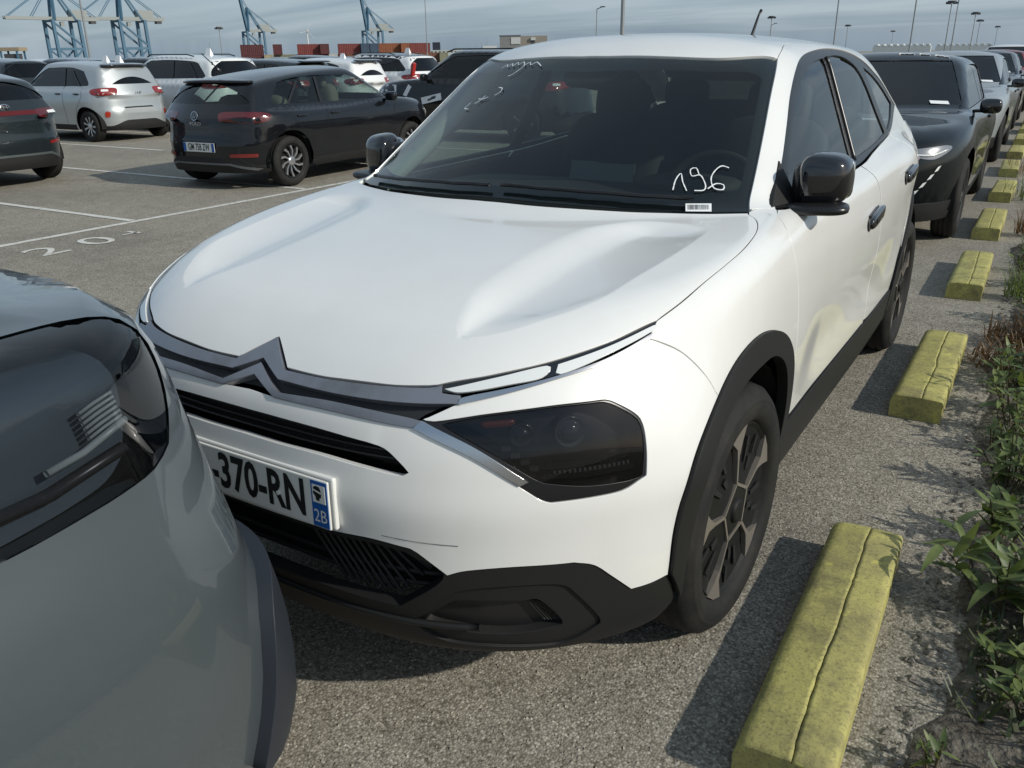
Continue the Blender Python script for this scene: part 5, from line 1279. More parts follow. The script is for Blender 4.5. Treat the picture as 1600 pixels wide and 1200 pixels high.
spots = [(1.46, .78, .16, 'leafy weed between the large green one and the wheel stop end'), (1.58, 1.22, .2, 'leafy weed at the right edge level with the end of the nearest wheel stop'), (1.47, 1.78, .2, 'leafy weed just before the second wheel stop'), (1.46, 2.30, .22, 'leafy weed beside the middle of the second wheel stop, on the kerb side'),
         (1.62, 2.05, .26, 'tall leafy weed at the right edge before the second wheel stop'), (1.58, 3.0, .28, 'tall leafy weed at the right edge past the second wheel stop'), (1.48, 3.55, .24, 'leafy weed between the second and third wheel stops'), (1.42, 4.45, .2, 'leafy weed beside the near end of the third wheel stop'), (1.72, .62, .18, 'leafy weed cut off by the right edge above the large green one'), (1.56, .12, .09, 'low leafy weed below the large green one')]
for i_, (x_, y_, h_, l_) in enumerate(spots): leafy(x_, y_, h_, 7, 7, 50 + i_, l_, rp_.uniform(.8, 1.1), .15)
def tuft(name, x, y, h, n, seed, m, lab, w=.004, rad=.10, cat='plant', group='dry weeds and grass on the verge', lean=.8, z0=.02, kind=None):
    r = random.Random(seed); V = []; Fc = []
    for i in range(n):
        a = r.uniform(0, 6.28); d = rad * r.random() ** .7; b = r.uniform(0, 6.28); l = h * r.uniform(.45, 1.1); bx, by = d * math.cos(a), d * math.sin(a); ln = r.uniform(.1, lean)
        for t0, t1 in ((0, .5), (.5, 1)):
            k = len(V)
            for t, ww in ((t0, w * (1 - .7 * t0)), (t1, w * (1 - .85 * t1))):
                px_, py_, pz = bx + math.cos(b) * l * ln * t * t, by + math.sin(b) * l * ln * t * t, l * (t - .25 * ln * t * t)
                V += [(px_ - math.sin(b) * ww, py_ + math.cos(b) * ww, pz), (px_ + math.sin(b) * ww, py_ - math.cos(b) * ww, pz)]
            Fc.append((k, k + 1, k + 3, k + 2))
    o = meshobj(name, V, Fc, m, None, loc=(x, y, z0)); tag(o, lab, cat, group if not kind else None, kind); return o
def dry_weed(x, y, h, n, seed, lab):
    r = random.Random(seed); p = empty('dry_weed', (x, y, .02)); tag(p, lab, 'plant', 'dry weeds and grass on the verge')
    for i in range(n):
        a = r.uniform(0, 6.28); d = r.uniform(.05, .2); hh = h * r.uniform(.4, 1)
        tubeobj('twig', [(0, 0, 0), (d * .5 * math.cos(a), d * .5 * math.sin(a), hh * .7), (d * math.cos(a + .3), d * math.sin(a + .3), hh)], [.003, .0022, .0012], M_STEM, p, 4)
    o = tuft('dry_leaves', 0, 0, h * .8, n * 14, seed + 1, ML3, None, .006, .16, cat=None, group=None, lean=1.6, z0=0); o.parent = p
    return p
dry_weed(1.36, 2.62, .15, 10, 21, 'brown withered weed beside the middle of the second wheel stop'); dry_weed(1.40, 3.05, .18, 10, 22, 'brown withered weed past the far end of the second wheel stop')
dry_weed(1.55, 3.4, .2, 8, 25, 'tall dry weed at the right edge before the third wheel stop')
tuft('grass_tuft', 1.38, 4.05, .26, 90, 31, ML1, 'bright grass tuft on the verge before the third wheel stop'); tuft('grass_tuft', 1.42, 4.9, .22, 80, 32, ML3, 'straw coloured grass tuft beside the third wheel stop'); tuft('grass_tuft', 1.32, 6.3, .25, 80, 33, ML3, 'straw coloured grass tuft beside the fourth wheel stop')
tuft('grass_tuft', 1.27, 8.4, .28, 80, 34, ML2, 'dark green grass tuft beside the fifth wheel stop', rad=.25); tuft('grass_tuft', 1.2, 10.6, .3, 80, 35, ML3, 'dry grass tuft beside the sixth wheel stop', rad=.3)
def cover():
    r = random.Random(8); V = []; Fc = []
    for i in range(15000):
        y = r.uniform(-1.4, 30) if r.random() < .45 else r.uniform(-1.4, 6); e = 1.40 - .012 * y + .04 * math.sin(y * 2.1); x = e + abs(r.gauss(0, .45)) + .02
        if math.sin(x * 9 + y * 5) + math.sin(y * 11 - x * 4) < -.5: continue
        b = r.uniform(0, 6.28); l = r.uniform(.015, .07) * (1 + min(y, 15) * .08 * (y > 3)); w = r.uniform(.003, .008); k = len(V); zz = .008 + .05 * min(1, x - e); c, s = math.cos(b), math.sin(b)
        V += [(x - s * w, y + c * w, zz), (x + s * w, y - c * w, zz), (x + c * l * .7 + s * w * .4, y + s * l * .7 - c * w * .4, zz + l * .75), (x + c * l * .7 - s * w * .4, y + s * l * .7 + c * w * .4, zz + l * .75)]; Fc.append((k, k + 1, k + 2, k + 3))
    o = meshobj('ground_cover', V, Fc, leafmat('cover_green', (.045, .075, .022), (.085, .085, .040))); tag(o, 'low mixed weeds and moss covering the verge', 'ground cover', kind='stuff')
cover()
# ---------------------------------------------------------------- the other parked cars
P_SILVER = paint('silver_paint', (.42, .45, .46), .5, .34); P_WHITE2 = paint('white_paint_far', (.72, .74, .74), 0, .35); P_BLACK = paint('black_paint', (.008, .009, .010), .2, .25)
P_DKGREEN = paint('dark_green_paint', (.005, .008, .009), .3, .26); P_GREY = paint('mid_grey_paint', (.13, .14, .145), .6, .33); P_RED = paint('red_paint', (.20, .02, .015), .3, .3); P_BLUE = paint('navy_paint', (.012, .018, .035), .4, .28); P_SLATE = paint('slate_paint', (.022, .030, .033), .4, .3)
SMALL = dict(fo=.72, wb=2.43, ro=.53, hw=.84, H=1.49, hz=.90, cz=1.02, cy=.20, wsl=1.55, bz=.99, rwy=2.93, rws=.50, R=.295, ge=2.52, grs=.75, yp=1.3, rcb=1.2, inset=.10, tl=(30, 62, .86, 1.0), rwb=1.06)
SUV = dict(fo=.86, wb=2.66, ro=.80, hw=.90, H=1.60, hz=.96, cz=1.10, cy=.22, wsl=1.6, bz=1.07, rwy=3.38, rws=.60, R=.345, ge=3.05, grs=.9, yp=1.4, rcb=.9, clad=True, tl=(26, 58, .90, 1.04), sz=.40, tz=.48)
LOW = dict(fo=.90, wb=2.68, ro=.80, hw=.905, H=1.455, hz=.83, cz=1.00, cy=.16, wsl=1.95, bz=.965, rwy=3.38, rws=.75, R=.33, ge=3.0, grs=.9, yp=1.3, rcb=.9, hl=(22, 46, .695, .79), mirror=M_GLOSSB)

def hyundai_oval(parent, y, z, rx=.2):
    em = rounded('emblem', (0, y + .008, z), (.065, .008, .040), M_CHROME, parent, 1.0, 10, rot=(rx, 0, 0))
    rounded('emblem_field', (0, .004, 0), (.054, .006, .031), M_SATIN, em, 1.0, 10)
    bm = bmesh.new()
    for a, b in (((-.028, -.024), (-.018, .026)), ((.018, -.026), (.028, .024)), ((-.022, -.004), (.022, .006))): add_beam(bm, (a[0], .011, a[1]), (b[0], .011, b[1]), .010, .004)
    bmobj('emblem_letter', bm, M_CHROME, em)
# silver small hatchback
p = dict(SMALL); car, F, k = gen_car('small_hatchback', p, P_SILVER, 2, wheel='cover')
y = k['B']([(0, .60)])[0][1]
r = patch(F, k['PB'], [sym(k['B']([(0, .62), (.30, .62), (.42, .52), (0, .52)]))], .06, .003, 0, .006); pobj('plate_recess', r, mat('recess_silver', (.30, .32, .33), .5), car)
r = patch(F, k['PB'], [sym(k['B']([(0, .645), (.30, .645), (.33, .62), (0, .625)]))], .06, .004, 0, .006); pobj('tailgate_line', r, M_VOID, car)
me = textmesh('i10', .05); meshdata_to_obj('badge_lettering', me, M_SATIN, car, Matrix.Translation((0, k['B']([(0, .90)])[0][1] + .006, .90)) @ Matrix.Rotation(math.pi, 4, 'Z') @ Matrix.Rotation(math.pi / 2, 4, 'X') @ Matrix.Diagonal((2.2, 1, 1, 1)))
k['wrap'](k['PRr'], [(42, .47), (41, .56), (46, .57), (47, .47)], .008, mat('amber_red_lens', (.35, .03, .012), .15, coat=1), 'rear_reflector', car, .006)
rounded('roof_spoiler', (0, 2.72, 1.415), (.50, .10, .018), M_GLOSSB, car, .45, 10, rot=(-.15, 0, 0), shear=lambda v: Vector((v.x, v.y - .3 * v.x * v.x, v.z - .1 * v.x * v.x)))
place(car, -17.06, 9.08, -math.pi / 2); tag(car, 'silver small hatchback seen from behind, left of the dark hatchback', 'car', 'cars parked in the bays')
silver = car
# dark car at the left edge
p = dict(HATCH); p.update(H=1.45, tlbar=mat('bar_red', (.09, .008, .008), .2), tlm=mat('dark_red_lens', (.085, .005, .007), .10, coat=1), rwb=1.04, tl=(24, 56, .80, .93), rwy=3.2, rws=.72)
car, F, k = gen_car('dark_hatchback', p, P_SLATE, 2, wheel='five')
hyundai_oval(car, k['B']([(0, .955)])[0][1], .965)
me = textmesh('i20', .055); meshdata_to_obj('badge_lettering', me, M_CHROME, car, Matrix.Translation((-.52, k['B']([(-.52, .77)])[0][1] + .012, .77)) @ Matrix.Rotation(math.pi - .12, 4, 'Z') @ Matrix.Rotation(math.pi / 2, 4, 'X') @ Matrix.Diagonal((1.2, 1, 1, 1)))
k['wrap'](k['PRr'], [(30, .50), (30, .53), (47, .55), (47, .52)], .008, M_RED, 'rear_reflector', car, .006)
r = patch(F, k['PB'], [sym(k['B']([(0, .40), (.50, .40), (.66, .33), (.64, .315), (.48, .375), (0, .375)]))], .06, .012, 0, .01); pobj('diffuser_strip', r, mat('strip_slate', (.10, .12, .12), .4, .4), car)
place(car, -12.80, 3.98, -math.pi / 2); tag(car, 'dark slate hatchback cut off by the left edge, red lamp bar across its tail', 'car', 'cars parked in the bays')
# SUV family
p = dict(SUV); suv, F, k = gen_car('suv_car', p, P_WHITE2, 1, wheel='five')
for sg in (1, -1): tubeobj('roof_rail', [(sg * .56, .95, 1.555), (sg * .57, 1.1, 1.60), (sg * .57, 2.3, 1.59), (sg * .56, 2.5, 1.55)], .014, M_SATIN, suv, 6)
place(suv, -17.1, 11.5, -math.pi / 2); tag(suv, 'white crossover with dark windows behind the silver small hatchback', 'car', 'cars parked in the bays')
SUV_H = k
# black SUV with white film patches on its front wing, nose to the left
b = copy_tree(suv); repaint(b, P_WHITE2, P_BLACK); place(b, -9.35, 12.15, -math.pi / 2 + .03); tag(b, 'black suv with white film patches on its front, behind the dark hatchback', 'car', 'cars parked in the bays')
for (yy, zz, rx, s_) in ((-.22, .93, .0, (.30, .12)), (.18, .86, 1.0, (.28, .085)), (-.50, .86, -.8, (.20, .08)), (.75, .75, .2, (.45, .12)), (.15, .62, .9, (.22, .08))):
    q = k['PS'].cast(F, np.array([(yy + dx_ * math.cos(rx) - dz_ * math.sin(rx), zz + dx_ * math.sin(rx) + dz_ * math.cos(rx)) for dx_, dz_ in ((-s_[0] / 2, -s_[1] / 2), (s_[0] / 2, -s_[1] / 2), (s_[0] / 2, s_[1] / 2), (-s_[0] / 2, s_[1] / 2))]), .004)
    meshobj('film_patch', q, [(0, 1, 2, 3)], mat('white_film', (.70, .72, .74), .4), b)
# two-tone white and black SUV and white hatch further along the bays
c = copy_tree(suv); place(c, -17.0, 18.15, -math.pi / 2); tag(c, 'white suv with black roof and red upright lamps behind the black suv', 'car', 'cars parked in the bays')
for ch in c.children:
    if ch.name.startswith('roof_rail'): pass
q = [PP for PP in ((-.58, .95), (.58, .95), (.58, 2.85), (-.58, 2.85))]
r = patch(F, k['PT'], [k['T'](spl([(x, y_, 0) for x, y_ in q], .15, True)[:, :2])], .12, .004, 0, .01); pobj('black_roof', r, P_BLACK, c)
for sg in (1, -1): boxobj('upright_lamp', (sg * .74, 3.26, 1.16), (.10, .10, .36), mat('bright_red_lens', (.42, .015, .012), .15, coat=1), c, rot=(-.30, 0, sg * -.3), bev=.02)
p = dict(SMALL); hatch1, F1, k1 = gen_car('white_hatchback', p, P_WHITE2, 1, wheel='cover')
place(hatch1, -16.4, 15.5, -math.pi / 2); tag(hatch1, 'white hatchback with black spoiler behind the roof of the dark hatchback', 'car', 'cars parked in the bays')
rounded('roof_spoiler', (0, 2.72, 1.415), (.50, .10, .018), M_GLOSSB, hatch1, .45, 8, rot=(-.15, 0, 0))
hh = copy_tree(hatch1); repaint(hh, P_WHITE2, P_SLATE); place(hh, -16.4, 13.6, -math.pi / 2); tag(hh, 'slate hatchback between the white crossover and the white hatchback', 'car', 'cars parked in the bays')

# row behind the white car ------------------------------------------------
p = dict(LOW); p.update(wsglass=M_DGLASS)
low, F, k = gen_car('saloon_car', p, P_DKGREEN, 2, wheel='five', glass=M_DGLASS)
Fr, PFr = k['Fr'], k['PFr']; rad = math.radians
for sg in (1, -1):
    for j in range(6):
        z = .60 - .058 * j; th = 37 - 2.8 * j
        q = PFr.cast(F, np.array([(rad(th) * .8 * sg, z), (rad(th + 1.6) * .8 * sg, z + .01), (rad(th + 3.0) * .8 * sg, z + .048), (rad(th + 1.4) * .8 * sg, z + .038)]), .006); meshobj('day_light', q, [(0, 1, 2, 3) if sg > 0 else (3, 2, 1, 0)], M_LAMPW, low)
for j in range(7):
    P = PFr.cast(F, np.stack([np.radians(np.linspace(-27, 27, 20)) * .8, np.full(20, .44 + .034 * j)], 1), .006); tubeobj('grille_slat', P, .004, M_GLOSSB, low, 4)
lb = k['T']([(.48, .36), (.62, .42), (.64, .385), (.50, .325)]); meshobj('glass_label', lb + [0, 0, .006], [(0, 3, 2, 1)], M_CHALK, low)
for xs_ in ((.10, .16, .23), (.27, .30, .36), (.40, .44, .52)):
    P = k['T']([(x_, 1.00 + .015 * (i % 2) + .12 * x_) for i, x_ in enumerate(np.linspace(xs_[0], xs_[-1], 7))]) + [0, 0, .006]; tubeobj('marker_stroke', P, .006, M_CHALK, low, 4)
place(low, -.06, 5.98, .012); tag(low, 'black saloon with dashed white running lights, right behind the white car', 'car', 'cars parked in the row behind the white car')
for i, (yy, xx, pm, lab) in enumerate(((11.9, -.12, P_SILVER, 'silver car with black mirror, second behind the white car'), (17.7, -.2, P_GREY, 'grey car, third behind the white car'), (23.5, -.25, P_RED, 'red car, fourth behind the white car'))):
    c = copy_tree(low); repaint(c, P_DKGREEN, pm); place(c, xx, yy, .01); tag(c, lab, 'car', 'cars parked in the row behind the white car')
    for ch in list(c.children):
        if ch.name.split('.')[0] in ('marker_stroke', 'day_light', 'grille_slat'): bpy.data.objects.remove(ch)
for yy, pm, lab in ((29.2, P_WHITE2, 'white suv far down the row behind the white car'), (35.0, P_BLACK, 'black suv farthest down the row behind the white car')):
    c = copy_tree(suv); repaint(c, P_WHITE2, pm); place(c, -.3, yy, 0); tag(c, lab, 'car', 'cars parked in the row behind the white car')

# far rows: only roofs and upper halves show ------------------------------
p = dict(SMALL); fh, _, _ = gen_car('far_hatchback', p, P_WHITE2, 0); p = dict(SUV); p['clad'] = False; fs, _, _ = gen_car('far_suv', p, P_WHITE2, 0)
rng = random.Random(12); first = {'h': fh, 's': fs}; used = {'h': 0, 's': 0}
COLS = [('white', P_WHITE2), ('black', P_BLACK), ('slate', P_SLATE), ('silver', P_SILVER), ('navy', P_BLUE)]
NUM = ['first', 'second', 'third', 'fourth', 'fifth', 'sixth', 'seventh', 'eighth', 'ninth', 'tenth', 'eleventh', 'twelfth']
rows = [(-22.4, [11.4, 13.8, 16.1, 18.6, 21.0, 23.3, 25.8], 'third row of bays'), (-29, [13.8, 17, 19.5, 22.0, 24.4, 26.8, 30, 33], 'fourth row of bays'), (-38, [21, 24, 27, 30, 33.5, 37, 41], 'fifth row of bays'), (-44, [26.5, 29.3, 32, 34.6, 37.2, 39.8, 42.5, 45.2], 'sixth row of bays'), (-52, [30, 33, 36, 39, 42, 45.5, 49, 53, 58], 'farthest row of bays')]
for xr, ys, rn in rows:
    for i, yy in enumerate(ys):
        t = rng.choice('hs'); cn_, pm = COLS[(i * 2 + int(-xr)) % 5] if rng.random() < .7 else COLS[0]
        c = copy_tree(first[t]); 
        if pm is not P_WHITE2: repaint(c, P_WHITE2, pm)
        place(c, xr - 2.4 + rng.uniform(-.3, .3), yy, -math.pi / 2)
        tag(c, '%s %s, %s from the left in the %s' % (cn_, 'hatchback' if t == 'h' else 'suv', NUM[i], rn), 'car', 'cars in the far rows')
for o in (fh, fs):
    for ch in list(o.children_recursive): bpy.data.objects.remove(ch)
    bpy.data.objects.remove(o)
# white folded tags on the roofs
def roof_tag(x, y, z, lab):
    bm = bmesh.new(); vs = [bm.verts.new(v) for v in ((-.09, -.05, 0), (.09, -.05, 0), (.09, .05, 0), (-.09, .05, 0), (-.06, 0, .15), (.06, 0, .15))]
    for f in ((0, 1, 5, 4), (2, 3, 4, 5), (1, 2, 5), (3, 0, 4)): bm.faces.new([vs[i] for i in f])
    tag(bmobj('roof_tag', bm, mat('tag_white', (.8, .8, .8), .6), None, loc=(x, y, z)), lab, 'tag', 'white tags on car roofs')
roof_tag(-15.2, 9.25, 1.44, 'white folded tag on the roof of the silver small hatchback'); roof_tag(-15.3, 9.62, 1.44, 'smaller white tag at the right on the silver hatchback roof')
roof_tag(-14.6, 15.6, 1.44, 'white folded tag on the white hatchback roof'); roof_tag(-14.6, 18.3, 1.57, 'white folded tag on the two-tone suv roof'); roof_tag(-14.9, 11.6, 1.57, 'white folded tag on the white crossover roof behind the silver hatchback')
# ---------------------------------------------------------------- port skyline
M_CRANE = mat('crane_blue', (.055, .135, .205), .6); M_CRANEW = mat('crane_house', (.27, .29, .28), .7); M_STEEL = mat('galvanised', (.26, .28, .29), .6, .3); M_FLOOD = mat('flood_dark', (.06, .065, .07), .6)
def crane(x, y, rz, s, boom_up, lab):
    """ship-to-shore gantry crane: x along the boom (water side negative)"""
    c = empty('gantry_crane', (x, y, 0), rz); tag(c, lab, 'crane', 'blue gantry cranes on the quay')
    c.scale = (s, s, s)
    for yy in (-9, 9):
        for xx in (-14, 10):
            bm = bmesh.new(); add_beam(bm, (xx, yy, 0), (xx, yy * .92, 38), 2.6, 2.6); bmobj('leg', bm, M_CRANE, c)
        bm = bmesh.new(); add_beam(bm, (-14, yy, 13), (10, yy, 13), 2.0); add_beam(bm, (-14, yy, 13), (-2, yy, 3), 1.3); add_beam(bm, (10, yy, 13), (-2, yy, 3), 1.3); add_beam(bm, (-14, yy, 36), (10, yy, 15), 1.5); add_beam(bm, (-14, yy, 3.5), (10, yy, 3.5), 1.6, 2.2); bmobj('brace', bm, M_CRANE, c)
    for xx in (-14, 10):
        bm = bmesh.new(); add_beam(bm, (xx, -9, 37), (xx, 9, 37), 1.8, 2.2); bmobj('cross_beam', bm, M_CRANE, c)
    bm = bmesh.new()
    for yy in (-3, 3): add_beam(bm, (-10, yy, 39), (32, yy, 39), 1.4, 3.4)
    for k in range(12): add_beam(bm, (-9 + 3.5 * k, -3, 38.5), (-9 + 3.5 * k, 3, 38.5), .5)
    bmobj('girder', bm, M_CRANEW, c)
    bm = bmesh.new(); add_box(bm, (14, 0, 43.5), (15, 7.5, 6.5)); bmobj('machinery_house', bm, M_CRANEW, c)
    bm = bmesh.new(); add_box(bm, (27, 0, 36.5), (5, 5, 3)); bmobj('ballast_box', bm, M_FLOOD, c)
    bm = bmesh.new()
    for yy in (-4, 4): add_beam(bm, (-10, yy, 38), (-7.5, yy * .5, 68), 2.2); add_beam(bm, (10, yy, 38), (-7.0, yy * .5, 67), 1.4)
    add_beam(bm, (-7.5, -3, 68), (-7.5, 3, 68), 1.2); add_beam(bm, (-9, -3.6, 50), (-9, 3.6, 50), .9); bmobj('mast_frame', bm, M_CRANE, c)
    bm = bmesh.new()
    tip = (-52, 0, 39) if not boom_up else (-17, 0, 88)
    for yy in (-2.5, 2.5): add_beam(bm, (-10, yy, 39), (tip[0], yy * .8, tip[2]), 1.6, 2.8)
    for k in range(1, 9):
        t = k / 9; add_beam(bm, (-10 + (tip[0] + 10) * t, -2.4, 39 + (tip[2] - 39) * t), (-10 + (tip[0] + 10) * t, 2.4, 39 + (tip[2] - 39) * t), .5)
    bmobj('boom', bm, M_CRANE if boom_up else M_CRANEW, c)
    bm = bmesh.new()
    for yy in (-2.4, 2.4):
        add_beam(bm, (-7.5, yy, 68), (30, yy, 40.5), .6)
        for t in (.45, .95): add_beam(bm, (-7.5, yy, 68), (-10 + (tip[0] + 10) * t, yy, 40 + (tip[2] - 39) * t), .6)
    bmobj('stay', bm, M_CRANE, c)
    bm = bmesh.new(); add_box(bm, (-2, 0, 34.5), (3.5, 3, 3.5)); bmobj('operator_cab', bm, M_CRANEW, c)
    return c
def facing(x, y, deg): return math.atan2(y + 2, x - 1.4) - math.pi / 2 + math.radians(deg)
crane(-759, 479, facing(-759, 479, 26), .95, False, 'blue gantry crane with lowered boom, leftmost of the four')
crane(-752, 541, facing(-752, 541, 24), .98, False, 'blue gantry crane with lowered boom, second from the left')
crane(-955, 878, facing(-955, 878, 22), .98, True, 'blue gantry crane with raised boom, left of the stacked containers')
crane(-903, 1066, facing(-903, 1066, 22), 1.05, True, 'blue gantry crane with raised boom, above the stacked containers')
# low quay machinery at the far left
c = empty('straddle_carrier', (-432, 243, 0), .5); tag(c, 'blue yard machine with tan top at the left edge of the skyline', 'crane')
bm = bmesh.new()
bm.free()
for xx in (-4, 4):
    for yy in (-3, 3): bm = bmesh.new(); add_beam(bm, (xx, yy, 0), (xx, yy, 7), .7); bmobj('leg', bm, M_CRANE, c)
bm = bmesh.new(); add_box(bm, (0, 0, 7.6), (11, 7, 1.6)); bmobj('top_frame', bm, mat('tan_steel', (.30, .24, .16), .7), c); bm = bmesh.new(); add_box(bm, (0, 0, 4.2), (6, 5, 2.6)); bmobj('spreader', bm, M_FLOOD, c)

# containers ---------------------------------------------------------------
def container_mesh(L_):
    bm = bmesh.new(); n = int(L_ / .5); H_, W_ = 2.6, 2.44
    top = []; 
    def wave(k): return .06 if (k % 2) else 0
    for sy in (-1, 1):
        lo, hi = [], []
        for k in range(n * 2 + 1):
            x = -L_ / 2 + L_ * k / (n * 2); y = sy * (W_ / 2 - wave(k)); lo.append(bm.verts.new((x, y, .15))); hi.append(bm.verts.new((x, y, H_ - .12)))
        for k in range(n * 2): bm.faces.new((lo[k], lo[k + 1], hi[k + 1], hi[k]))
    for z in (.08, H_ - .06): add_box(bm, (0, 0, z), (L_, W_, .16))
    for sx in (-1, 1):
        add_box(bm, (sx * (L_ / 2 - .06), 0, H_ / 2), (.10, W_ - .04, H_ - .1))
    me = bpy.data.meshes.new('container'); bmesh.ops.recalc_face_normals(bm, faces=bm.faces); bm.to_mesh(me); bm.free(); return me
CM = {6: container_mesh(6.06), 12: container_mesh(12.2)}
CC = {'red': (.17, .035, .03), 'maroon': (.09, .022, .025), 'orange': (.23, .075, .03), 'tan': (.36, .30, .20), 'white': (.45, .45, .42), 'blue': (.04, .07, .11), 'rust': (.16, .07, .04), 'olive': (.20, .20, .13)}
A0, A1 = np.array([-193.5, 171.5]), np.array([-161.5, 204.5]); dv = (A1 - A0) / np.linalg.norm(A1 - A0); ang = math.atan2(dv[1], dv[0]); cnt = 0
seq0 = ['maroon', 'olive', 'red', 'white', 'rust', 'blue', 'orange', 'olive']; seq1 = ['maroon', None, 'maroon', 'red', 'red', 'blue', 'orange', 'orange']
seq2 = [None] * 7 + ['red', 'blue', 'orange', None, None, None]
lay = ([('maroon', 1), ('tan', 0), ('olive', 1), ('maroon', 0), ('red', 1), ('white', 0), ('maroon', 0), ('rust', 1), ('blue', 0), ('blue', 0), ('orange', 1), ('tan', 0), ('rust', 1), ('olive', 0)],
       [('maroon', 1), (None, 2.5), ('maroon', 0), (None, 4.0), ('red', 1), ('maroon', 0), (None, 2.5), ('red', 1), ('blue', 0), ('blue', 0), ('orange', 1), ('orange', 0), ('red', 1)])
for ti, seq in enumerate(lay):
    k = 0; d_ = 0.
    for cn_, lg in seq:
        if not cn_: d_ += lg; continue
        w_ = 6.10 if lg else 2.50; p_ = A0 + dv * (d_ + w_ / 2); d_ += w_ + .06; me = CM[6].copy(); me.materials.append(mat('container_' + cn_, CC[cn_], .7, vary=(1.5, tuple(v * .65 for v in CC[cn_]), .4, .75)))
        o = link('shipping_container', me); o.location = (p_[0], p_[1], ti * 2.62 + .02); o.rotation_euler = (0, 0, ang + (0 if lg else math.pi / 2))
        tag(o, '%s shipping container, %s from the left in the %s tier' % (cn_, (NUM + ['thirteenth', 'fourteenth'])[k], ('lower', 'upper')[ti]), 'container', 'stacked shipping containers'); k += 1
# grey building, long white ship, funnel
b = empty('flat_building', (-91.5, 152.3, 0), math.atan2(4.6, 7.6)); tag(b, 'flat grey building with a pale sign, behind the roof of the white car', 'building')
M_BG = mat('building_grey', (.22, .225, .22), .8, vary=(2, (.17, .175, .17), .4, .7)); M_BT = mat('building_tan', (.25, .225, .19), .8)
boxobj('front_block', (-2.3, 0, 2.55), (4.0, 6, 5.1), M_BG, b); boxobj('rear_block', (2.35, .3, 2.53), (5.2, 6, 5.06), M_BT, b); boxobj('sign', (-1.2, -3.06, 4.2), (1.8, .1, 1.2), mat('sign_pale', (.5, .52, .5), .6), b); boxobj('roof_edge', (-2.3, 0, 5.14), (4.2, 6.2, .1), M_FLOOD, b)
boxobj('doorway', (2.2, -2.73, 3.8), (.7, .1, 1.1), M_FLOOD, b); boxobj('door_canopy', (2.2, -2.9, 4.5), (.9, .4, .5), mat('sign_pale', (.5, .52, .5), .6), b)
s_ = empty('moored_ship', (-340, 491, 0), math.atan2(26, 37.5)); tag(s_, 'long white ship with rows of windows and a dark funnel on the skyline', 'ship')
boxobj('hull', (0, 0, 1.6), (46, 10, 3.2), mat('ship_white', (.42, .44, .42), .6), s_); boxobj('deck', (-3, 0, 4.4), (40, 8, 2.4), mat('ship_white', (.42, .44, .42), .6), s_); boxobj('bridge', (17, 0, 5.6), (9, 8, 4.2), mat('ship_pale', (.55, .57, .55), .6), s_)
for i in range(14): boxobj('window', (-21 + i * 2.6, -4.04, 4.5), (1.3, .1, .8), M_FLOOD, s_)
boxobj('funnel', (-18, 0, 8.0), (5, 4, 4.8), mat('funnel_dark', (.02, .025, .04), .5), s_); bm = bmesh.new()
for i in range(5): add_beam(bm, (8 + 3.6 * i, 0, 6), (8 + 3.6 * i, 0, 8.6 + (i % 3)), .25)
bmobj('mast', bm, M_STEEL, s_)
# wind turbine
t_ = empty('wind_turbine', (-627, 642, 0), facing(-627, 642, 20)); tag(t_, 'white wind turbine above the container stacks', 'wind turbine'); bm = bmesh.new(); add_bar(bm, (0, 0, 0), (0, 0, 26), .9, 10, .6); bmobj('tower', bm, mat('turbine_white', (.6, .62, .62), .5), t_)
bm = bmesh.new(); add_box(bm, (0, 0, 26.3), (1.6, 3.2, 1.6)); bmobj('nacelle', bm, mat('turbine_white', (.6, .62, .62), .5), t_)
for a in (.3, .3 + 2.094, .3 + 4.189):
    bm = bmesh.new(); add_beam(bm, (0, -1.9, 26.3), (9 * math.sin(a), -1.9, 26.3 + 9 * math.cos(a)), .45, .2); bmobj('blade', bm, mat('turbine_white', (.6, .62, .62), .5), t_)
# white sheds
for i, (x, y, L_, rz, lab) in enumerate(((-73, 500, 27, .10, 'long white ribbed shed on the horizon, left of the two'), (-49, 545, 27, .10, 'long white ribbed shed on the horizon, right of the two'))):
    s_ = empty('white_shed', (x, y, 0), rz); tag(s_, lab, 'shed'); W_ = mat('shed_white', (.62, .64, .62), .6)
    boxobj('wall', (0, 0, 1.7), (L_, 14, 3.4), W_, s_)
    for k in range(9): boxobj('roof_rib', (-L_ / 2 + L_ * (k + .5) / 9, -.5, 4.0), (L_ / 9 * .62, 13, 1.1), W_, s_, bev=.2)
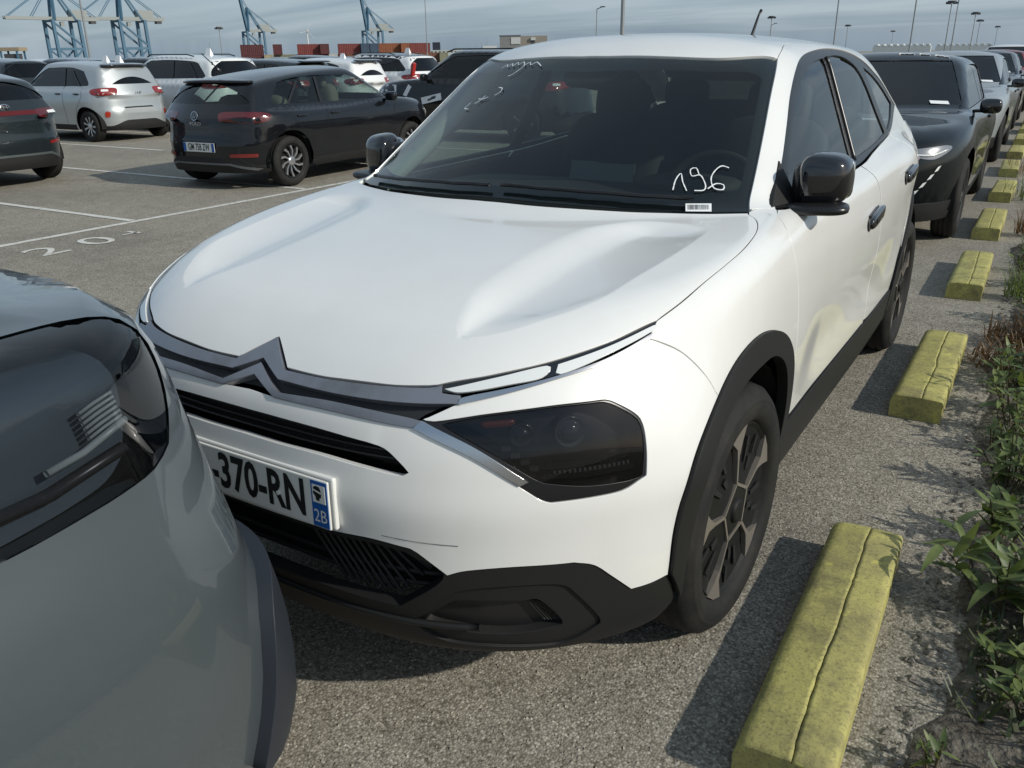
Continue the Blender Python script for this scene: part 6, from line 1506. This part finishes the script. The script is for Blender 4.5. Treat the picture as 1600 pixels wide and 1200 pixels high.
# lamp masts: (x, y, height, head, label)
def mast(x, y, h, r, head, lab):
    m_ = empty('lamp_mast', (x, y, 0)); tag(m_, lab, 'lamp post', 'lamp masts around the car park'); bm = bmesh.new(); add_bar(bm, (0, 0, 0), (0, 0, h), r, 10, r * .6); bmobj('pole', bm, M_STEEL, m_)
    if head == 'ring':
        bm = bmesh.new(); add_bar(bm, (0, 0, h - r), (0, 0, h + r * 2), r * 6, 12); bmobj('lamp_ring', bm, M_FLOOD, m_)
        for k in range(6): boxobj('floodlight', (r * 6.5 * math.cos(k * 1.047), r * 6.5 * math.sin(k * 1.047), h - r), (r * 3, r * 3, r * 3), M_FLOOD, m_)
    elif head == 'arm':
        bm = bmesh.new(); add_beam(bm, (0, 0, h), (r * 9, 0, h + r * 3), r * 1.2); bmobj('lamp_arm', bm, M_STEEL, m_); boxobj('lamp_head', (r * 10, 0, h + r * 3), (r * 7, r * 3, r * 1.5), M_FLOOD, m_)
    elif head == 'whip':
        boxobj('finial', (0, 0, h), (r * 1.5,) * 3, M_STEEL, m_)
mast(-17.5, 38.9, 12, .11, 'arm', 'thick grey lamp mast rising above the roof of the white car'); mast(-52.8, 69.9, 14, .05, 'whip', 'thin pole rising left of the grey building'); mast(-11.3, 56.7, 12, .05, 'whip', 'thin pole above the rear of the white car roof'); mast(-7.0, 57.4, 12, .05, 'whip', 'thin pole above the black saloon')
for (x, y, h, hd, lab) in ((-50, 471, 22, 'ring', 'tall floodlight mast with cluster head, above the black saloon at right'), (-34, 342, 17, 'arm', 'mast with a single arm beside the cluster-headed mast'), (-42, 503, 18, 'ring', 'mast with dark ring head, right of the cluster-headed mast'), (-50, 632, 18, 'ring', 'smaller ring-headed mast near the right edge of the skyline'), (-52, 820, 18, 'ring', 'small pale mast, the rightmost on the skyline'),
                          (-150, 950, 19, 'ring', 'tiny ring-headed mast left of the white sheds'), (-158, 780, 21, 'ring', 'small mast right of the antenna of the white car'), (-147, 520, 20, 'ring', 'mast with dark head just right of the white car antenna'), (-178, 630, 19, 'arm', 'small mast just left of the ring-headed one by the antenna'), (-198, 400, 22, 'arm', 'faint mast with arm above the middle of the white car roof'),
                          (-378, 323, 17, 'ring', 'pale lattice mast between the second and third crane'), (-382, 319, 10, 'whip', 'short white mast between the cranes, left of the pale lattice mast'), (-65.5, 42, 9, 'whip', 'slim pole in front of the leftmost crane')):
    mast(x, y, h, .05 + h * .012 if y > 100 else .10, hd, lab)
